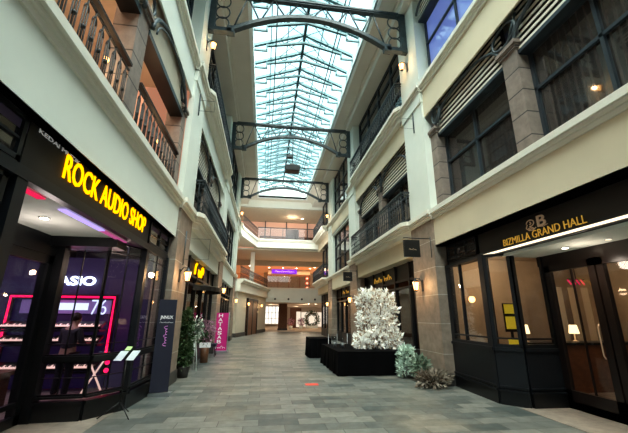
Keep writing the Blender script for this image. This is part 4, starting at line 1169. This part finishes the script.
m = MB(); m.box(-.06, .06, -.17, -.16, .55, .85); m.build('message_card', 'curb', t)
t = thing('orchid_arrangement', (-2.02, 13.4, 0), 'dusky pink orchid arrangement in a low white planter on a dark stool', 'flowers')
MB().lathe([(.13, 0), (.15, .5)], (0, 0, 0), 12).build('stool', 'wood', t)
MB().box(-.18, .18, -.12, .12, .5, .66).build('planter', 'whitept', t)
m = leafmass(320, (0, 0, 1.05), (.28, .24, .36), .11, 65, .3); m.build('orchid_petals', 'orchid', t)
m = leafmass(90, (0, 0, .8), (.2, .16, .2), .14, 66, .2); m.build('leaves', 'leaf', t)
t = thing('side_chair', (-2.1, 15.4, 0), 'dark blue upholstered chair in front of the left shopfront', 'chair')
MB().box(-.24, .24, -.24, .24, .38, .5).build('seat', 'navy', t, bevel=.03); MB().box(-.24, -.18, -.24, .24, .5, .98).build('backrest', 'navy', t, bevel=.02)
for i in (-1, 1):
    for j in (-1, 1): MB().tube([(i*.2, j*.2, 0), (i*.2, j*.2, .4)], .018, 6).build('leg', 'black', t)
tag(MB().box(1.08, 1.40, 8.9, 9.15, 0.001, .004).build('floor_sticker', 'red'), 'red rectangular sticker on the slate floor', 'sticker')

# ------------------------------------------------------------------ far end
# left angled wall: ground + 2F
a, b = (-2.2, 28.0), (.1, 38.2)
m = MB(); facade_panel((-2.25, 27.9), (.05, 38.2), .3, 3.5, .3, m); struct(m, 'wall_left', 'beige')
m = MB(); facade_panel((-2.2, 27.9), (.1, 38.2), 0, .3, .34, m); struct(m, 'baseboard_left', 'stone_dark')
m = MB(); facade_panel((-2.15, 27.8), (.15, 38.3), 3.45, 4.1, .5, m); facade_panel((-2.05, 27.8), (.25, 38.3), 4.1, 4.28, .6, m); facade_panel((-1.95, 27.8), (.35, 38.3), 4.28, 4.43, .7, m)
struct(m, 'trim_9', 'cornice')
struct(MB().box(-7, -2.2, 25.8, 40, 4.2, 4.4), 'floor', 'tanfloor')
struct(MB().box(-5.2, -5.0, 25.8, 46, 4.4, 12.3), 'wall_left', 'orange')
struct(MB().box(-8, .3, 46, 46.2, 4.4, 8), 'wall_far', 'orange')
t = thing('balcony_railing', (-1, 32, ZC), 'black iron railing on the angled far left balcony, lower level', 'railing')
railing_line(t, [(-2.0, 27.9), (.25, 38.2)], ZC, 1.0, balc_bal_mesh, 'darkmetal', .05, 'darkmetal', .25, 'b')
t = thing('balcony_railing', (-1.5, 29.5, ZC3), 'black iron railing on the angled far left balcony, top level', 'railing')
railing_line(t, [(-2.0, 27.2), (-.95, 31.4)], ZC3, 1.0, balc_bal_mesh, 'iron', .05, 'iron', .25, 'b')
m = MB(); m.prism([(-4, 25.8), (-2.0, 25.8), (-1.95, 27.0), (-.85, 31.5), (-4, 31.5)], ZC3-.8, ZC3-.25); struct(m, 'wall_left', 'plaster')
m = MB(); m.prism([(-4, 25.8), (-1.9, 25.8), (-1.85, 27.0), (-.75, 31.5), (-4, 31.5)], ZC3-.25, ZC3); struct(m, 'trim_9', 'cornice')
struct(MB().box(-3.2, -3.0, 25.8, 31.5, ZC3, 12.3), 'wall_left', 'beige')
struct(MB().box(-1.5, -1.1, 33.6, 34.0, 4.4, 7.7), 'trim_5', 'plaster')
# doors + lanterns on angled wall
def on_wall(f, dn, z): 
    d = Vector((2.3, 10.3)).normalized(); n = Vector((d.y, -d.x)); p = Vector((-2.1, 28.0))+Vector((2.3, 10.2))*f+n*(.12+dn); return (p.x, p.y, z)
t = thing('panelled_door', on_wall(.42, 0, 0), 'dark double door with glazed panels between two lanterns on the far left wall', 'door')
pa, pb = on_wall(.25, .0, 0), on_wall(.58, .0, 0)
m = MB(); facade_panel(pa[:2], pb[:2], 0, 2.9, .1, m); PT(m, 'door_leaf', 'wood')
m = MB(); facade_panel(pa[:2], lerp(pa, pb, .06), 0, 3.0, .2, m); facade_panel(lerp(pa, pb, .47), lerp(pa, pb, .53), 0, 2.9, .16, m); facade_panel(lerp(pa, pb, .94), pb[:2], 0, 3.0, .2, m); facade_panel(pa[:2], pb[:2], 2.9, 3.05, .2, m); PT(m, 'door_frame', 'darkmetal')
for f, wd in ((.2, 'near'), (.66, 'far')):
    p = on_wall(f, .05, 2.55); lantern(p[0], p[1], p[2], 1, 'lit wall lantern on the %s side of the double door on the far left wall' % wd, energy=14)

# third floor bridge
m = MB(); m.box(-1.2, 6.5, 31.5, 32.3, 7.7, ZC3-.1); struct(m, 'wall_far', 'plaster')
m = MB(); m.box(-1.2, 6.5, 31.42, 32.3, ZC3-.22, ZC3-.1); m.box(-1.2, 6.5, 31.35, 32.3, ZC3-.1, ZC3); struct(m, 'trim_9', 'cornice')
struct(MB().box(-6, 10, 32.3, 38.6, 7.6, 7.75), 'ceiling', 'ceil')
struct(MB().box(-6, 10, 38.6, 38.8, 7.0, 7.75), 'trim_9', 'beige')
struct(MB().box(-6, 10, 38.8, 46, 7.0, 7.1), 'ceiling', 'orange')
struct(MB().box(-6, 10, 31.5, 31.9, 11.55, 12.3), 'wall_far', 'plaster')
struct(MB().box(-9, 10, 31.5, 38, 11.5, 11.6), 'ceiling', 'beige')
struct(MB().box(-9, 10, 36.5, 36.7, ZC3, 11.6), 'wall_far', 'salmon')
t = thing('glass_balustrade', (2, 31.6, ZC3), 'glass balustrade with dark rail along the top bridge at the far end', 'railing')
PT(MB().box(-.9, 5.0, 31.58, 31.6, ZC3, 9.6), 'pane', 'glass', t); PT(MB().box(-.9, 5.0, 31.55, 31.63, 9.6, 9.66), 'handrail', 'iron', t)
m = MB(); [m.box(-.9+i*1.18-.02, -.9+i*1.18+.02, 31.56, 31.62, ZC3, 9.6) for i in range(6)]; PT(m, 'posts', 'iron', t)
t = thing('shop_unit', (2.4, 36.4, ZC3), 'dim brown shopfront behind the top bridge with dark doorway', 'shopfront')
PT(MB().box(-.8, 6.2, 36.3, 36.45, ZC3, 9.9), 'lower_panel', 'wood', t); PT(MB().box(2.1, 3.4, 36.2, 36.3, ZC3, 10.7), 'doorway', 'black', t)
PT(MB().box(2.0, 2.1, 36.15, 36.3, ZC3, 11.5).box(4.3, 4.4, 36.15, 36.3, ZC3, 11.5).box(-.3, -.2, 36.15, 36.3, ZC3, 11.5), 'frame', 'frame', t)
downlight(3.6, 34.5, 11.5, 'small round downlight in the ceiling behind the top bridge', None, .12)
lamp('bridge_light', 'POINT', (2.5, 34.2, 11.0), 60, (1, .7, .5), .3)
# second floor slab at far end
m = MB(); m.box(-.2, 8, 38, 38.6, 3.0, 4.5); struct(m, 'wall_far', 'plaster')
struct(MB().box(-.2, 8, 37.95, 38.6, 4.4, 4.55), 'trim_9', 'cornice')
struct(MB().box(-.2, 12, 38.6, 47, 4.3, 4.5), 'floor', 'lobby')
for i in range(4):
    t = thing('round_spotlight', (1.15+i*1.45, 37.95, 3.35), 'small round grey spotlight on the white slab face', 'light', 'four spotlights along the far slab face')
    o = MB().lathe([(.09, 0), (.11, .05), (.08, .09)], (0, 0, 0), 12).build('housing', 'iron', t); o.rotation_euler = (R(90), 0, 0)
t = thing('upper_shop', (2.9, 41.5, 4.5), 'glazed shop with purple lit sign on the middle level of the far end', 'shopfront')
PT(MB().box(.2, 5.4, 41.5, 41.52, 4.5, 6.25), 'pane', 'glass', t)
m = MB(); m.box(.2, 5.4, 41.45, 41.6, 6.2, 6.4)
for x in (.2, 1.5, 2.8, 4.1, 5.35): m.box(x, x+.06, 41.45, 41.6, 4.5, 6.3)
PT(m, 'frame', 'wood', t)
PT(MB().box(.3, 5.4, 41.55, 41.65, 6.4, 7.0), 'header', 'beige', t)
t = thing('purple_sign', (2.1, 41.3, 6.45), 'glowing purple strip sign with white letters above the far glazed shop', 'sign')
PT(MB().box(.75, 3.75, 41.35, 41.45, 6.5, 6.98), 'sign_box', 'purple_e', t)
scribble('lettering', (1.1, 41.33, 6.64), (1, 0, 0), 2.3, .2, 'whitept', t, loops=9)
struct(MB().box(-.2, 10, 45, 45.2, 4.5, 7.0), 'wall_far', 'tanwall')
for i in range(3):
    t = thing('round_sign', (5.0, 41.2, 4.52+.56*i), 'red and white round sign, %s of the stack beside the far glazed shop' % ['lowest', 'middle', 'topmost'][i], 'sign')
    o = MB().lathe([(.2, 0), (.2, .04)], (0, 0, 0), 14).build('disc', 'red', t); o.location = (0, -.02, .28); o.rotation_euler = (R(90), 0, 0)
    o = MB().lathe([(.12, 0), (.12, .045)], (0, 0, 0), 14).build('centre', 'whitept', t); o.location = (0, -.03, .28); o.rotation_euler = (R(90), 0, 0)
dl = [(0.4, 40), (2.0, 40), (3.6, 40), (5.2, 40), (2.4, 43), (-1.8, 38.9), (5.6, 39)]
for i, (x, y) in enumerate(dl): downlight(x, y, 7.0, 'round warm downlight in the orange ceiling of the far middle level', 'downlights in the far orange ceiling', .1)
lamp('orange_fill', 'AREA', (2.5, 40, 6.9), 260, (1, .58, .3), sx=7, sy=2.5)
lamp('orange_fill', 'AREA', (-3.4, 32, 7.5), 50, (1, .58, .3), sx=2, sy=8)
# ground floor lobby beyond
struct(MB().box(-8, 20, 38.6, 66, 3.0, 3.2), 'ceiling', 'lobby')
struct(MB().box(-8, 20, 62, 62.2, 0, 3.2), 'wall_far', 'lobby')
struct(MB().box(-.5, -.2, 38.2, 62, 0, 3.1), 'wall_left', 'lobby')
struct(MB().box(14, 14.2, 38.2, 62, 0, 3.1), 'wall_right', 'lobby')
t = thing('lobby_column', (2.3, 42, 0), 'broad dark brown square column in the lobby beyond the atrium', 'column')
PT(MB().box(1.75, 2.75, 41.7, 42.6, 0.002, 2.98), 'shaft', 'wood', t); PT(MB().box(1.7, 2.8, 41.65, 42.65, 0.002, .2), 'plinth', 'stone_dark', t)
t = thing('lattice_window', (.9, 52, 0), 'tall white lattice window glowing with daylight left of the dark lobby column', 'window')
PT(MB().box(.2, 3.2, 52.05, 52.1, .5, 2.9), 'pane', 'glow', t)
m = MB()
for i in range(7): m.box(.2+i*.5-.04, .2+i*.5+.04, 51.98, 52.04, .4, 3.0)
for z in (.4, 1.2, 2.0, 2.9): m.box(.2, 3.2, 51.98, 52.04, z, z+.06)
PT(m, 'lattice', 'curb', t)
t = thing('info_booth', (4.7, 50, 0), 'brown framed booth panel right of the dark lobby column', 'booth')
PT(MB().box(3.7, 5.3, 50, 50.2, 0.002, 2.7), 'frame', 'wood', t); PT(MB().box(4.6, 5.2, 49.95, 50, .1, 2.2), 'cream_panel', 'lobbylit', t)
t = thing('bright_backdrop', (7.5, 56, 0), 'bright cream lit backdrop at the end of the lobby', 'panel')
PT(MB().box(5.5, 12, 56, 56.1, .002, 2.2), 'panel', 'lobbylit', t)
t = thing('wreath_arch', (6.6, 48.5, 0), 'round dark floral arch standing in the lobby', 'decoration')
MB().tube([(.75*math.cos(2*PI*i/24), 0, 1.15+.85*math.sin(2*PI*i/24)) for i in range(24)], .1, 8, True).build('ring', 'twig', t)
m = MB()
for i in range(20):
    a = 2*PI*i/20; mm = leafmass(30, (.8*math.cos(a), 0, 1.15+.88*math.sin(a)), (.3, .25, .3), .22, 100+i, .1); m.add(mm.v, mm.f)
m.build('foliage', 'leaf', t)
MB().box(-.8, .8, -.3, .3, 0, .35).build('base', 'curb', t)
for i, (x, y, wd, mt) in enumerate([(4.9, 46.5, 'just left of the round floral arch', 'orchid'), (5.7, 53, 'behind the round floral arch on its left', 'petalb'), (8.3, 47, 'just right of the round floral arch', 'leafl'), (8.6, 49, 'farthest right in the lobby', 'petalb'), (3.5, 45.5, 'nearest the brown booth', 'orchid')]):
    t = thing('potted_plant', (x, y, 0), 'small potted shrub %s' % wd, 'plant')
    MB().lathe([(.2, 0), (.26, .4)], (0, 0, 0.002), 10).build('pot', 'curb', t)
    leafmass(140, (0, 0, .85), (.4, .35, .45), .2, 200+i, .2).build('foliage', mt, t)
for x, y in ((1, 46), (5, 44), (9, 46), (5, 54)): lamp('lobby_light', 'POINT', (x, y, 2.6), 70, (1, .78, .55), .3)
for i, x in enumerate((5.2, 6.2, 7.2)):
    downlight(x, 41+i, 3.0, 'bright recessed ceiling light in the lobby', 'lobby ceiling lights', .14)

# ------------------------------------------------------------------ sub-parts sit under their part
NEST = {'sign_board': ('lettering', 'small_lettering', 'emblem', 'gold_lettering', 'yellow_lettering'), 'board': ('lettering', 'upper_sheet', 'lower_sheet', 'bottom_sheet'),
        'frame': ('door_handle',), 'back_panel': ('lettering', 'lilac_panel', 'white_panel', 'numeral'), 'sign_box': ('lettering',),
        'banner_sheet': ('white_lettering', 'small_lettering', 'pink_lettering', 'printed', 'letter', 'bottom_lettering')}
for top in [o for o in bpy.data.objects if o.parent is None and o.type == 'EMPTY']:
    kids = [o for o in bpy.data.objects if o.parent == top]
    for host in kids:
        hs = host.name.split('.')[0]
        if hs in NEST:
            for k in kids:
                if k is not host and k.parent == top and k.name.split('.')[0].startswith(NEST[hs]) and k.name.split('.')[0] != hs:
                    k.location = k.location-host.location; k.parent = host
# ------------------------------------------------------------------ light
wd = bpy.data.worlds.new('world'); SC.world = wd; wd.use_nodes = True
nt = wd.node_tree; nt.nodes.clear()
out = nt.nodes.new('ShaderNodeOutputWorld'); bg = nt.nodes.new('ShaderNodeBackground'); nt.links.new(bg.outputs[0], out.inputs[0])
tc = nt.nodes.new('ShaderNodeTexCoord'); nz = nt.nodes.new('ShaderNodeTexNoise'); nz.inputs['Scale'].default_value = 3.0; nz.inputs['Detail'].default_value = 5
nt.links.new(tc.outputs['Generated'], nz.inputs['Vector'])
rp = nt.nodes.new('ShaderNodeValToRGB'); rp.color_ramp.elements[0].position = .42; rp.color_ramp.elements[1].position = .58
rp.color_ramp.elements[0].color = (.34, .66, .74, 1); rp.color_ramp.elements[1].color = (.72, .92, .96, 1)
nt.links.new(nz.outputs['Fac'], rp.inputs['Fac']); nt.links.new(rp.outputs[0], bg.inputs[0]); bg.inputs[1].default_value = 2.1
lamp('far_fill', 'AREA', (1.4, 25.9, 9.0), 300, (1, .97, .9), rot=(R(80), 0, 0), sx=5.5, sy=4)  # unseen fill lamp added to brighten the far end slabs
sun = lamp('sun', 'SUN', (0, 0, 30), 20.0, (1, .96, .86), R(75), rot=(R(24), R(0), 0))
SC.view_settings.view_transform = 'Standard'
SC.view_settings.look = 'Medium High Contrast'
SC.view_settings.exposure = -0.1
SC.cycles.use_denoising = True
SC.cycles.max_bounces = 8; SC.cycles.diffuse_bounces = 5; SC.cycles.transparent_max_bounces = 12
SC.cycles.sample_clamp_indirect = 4
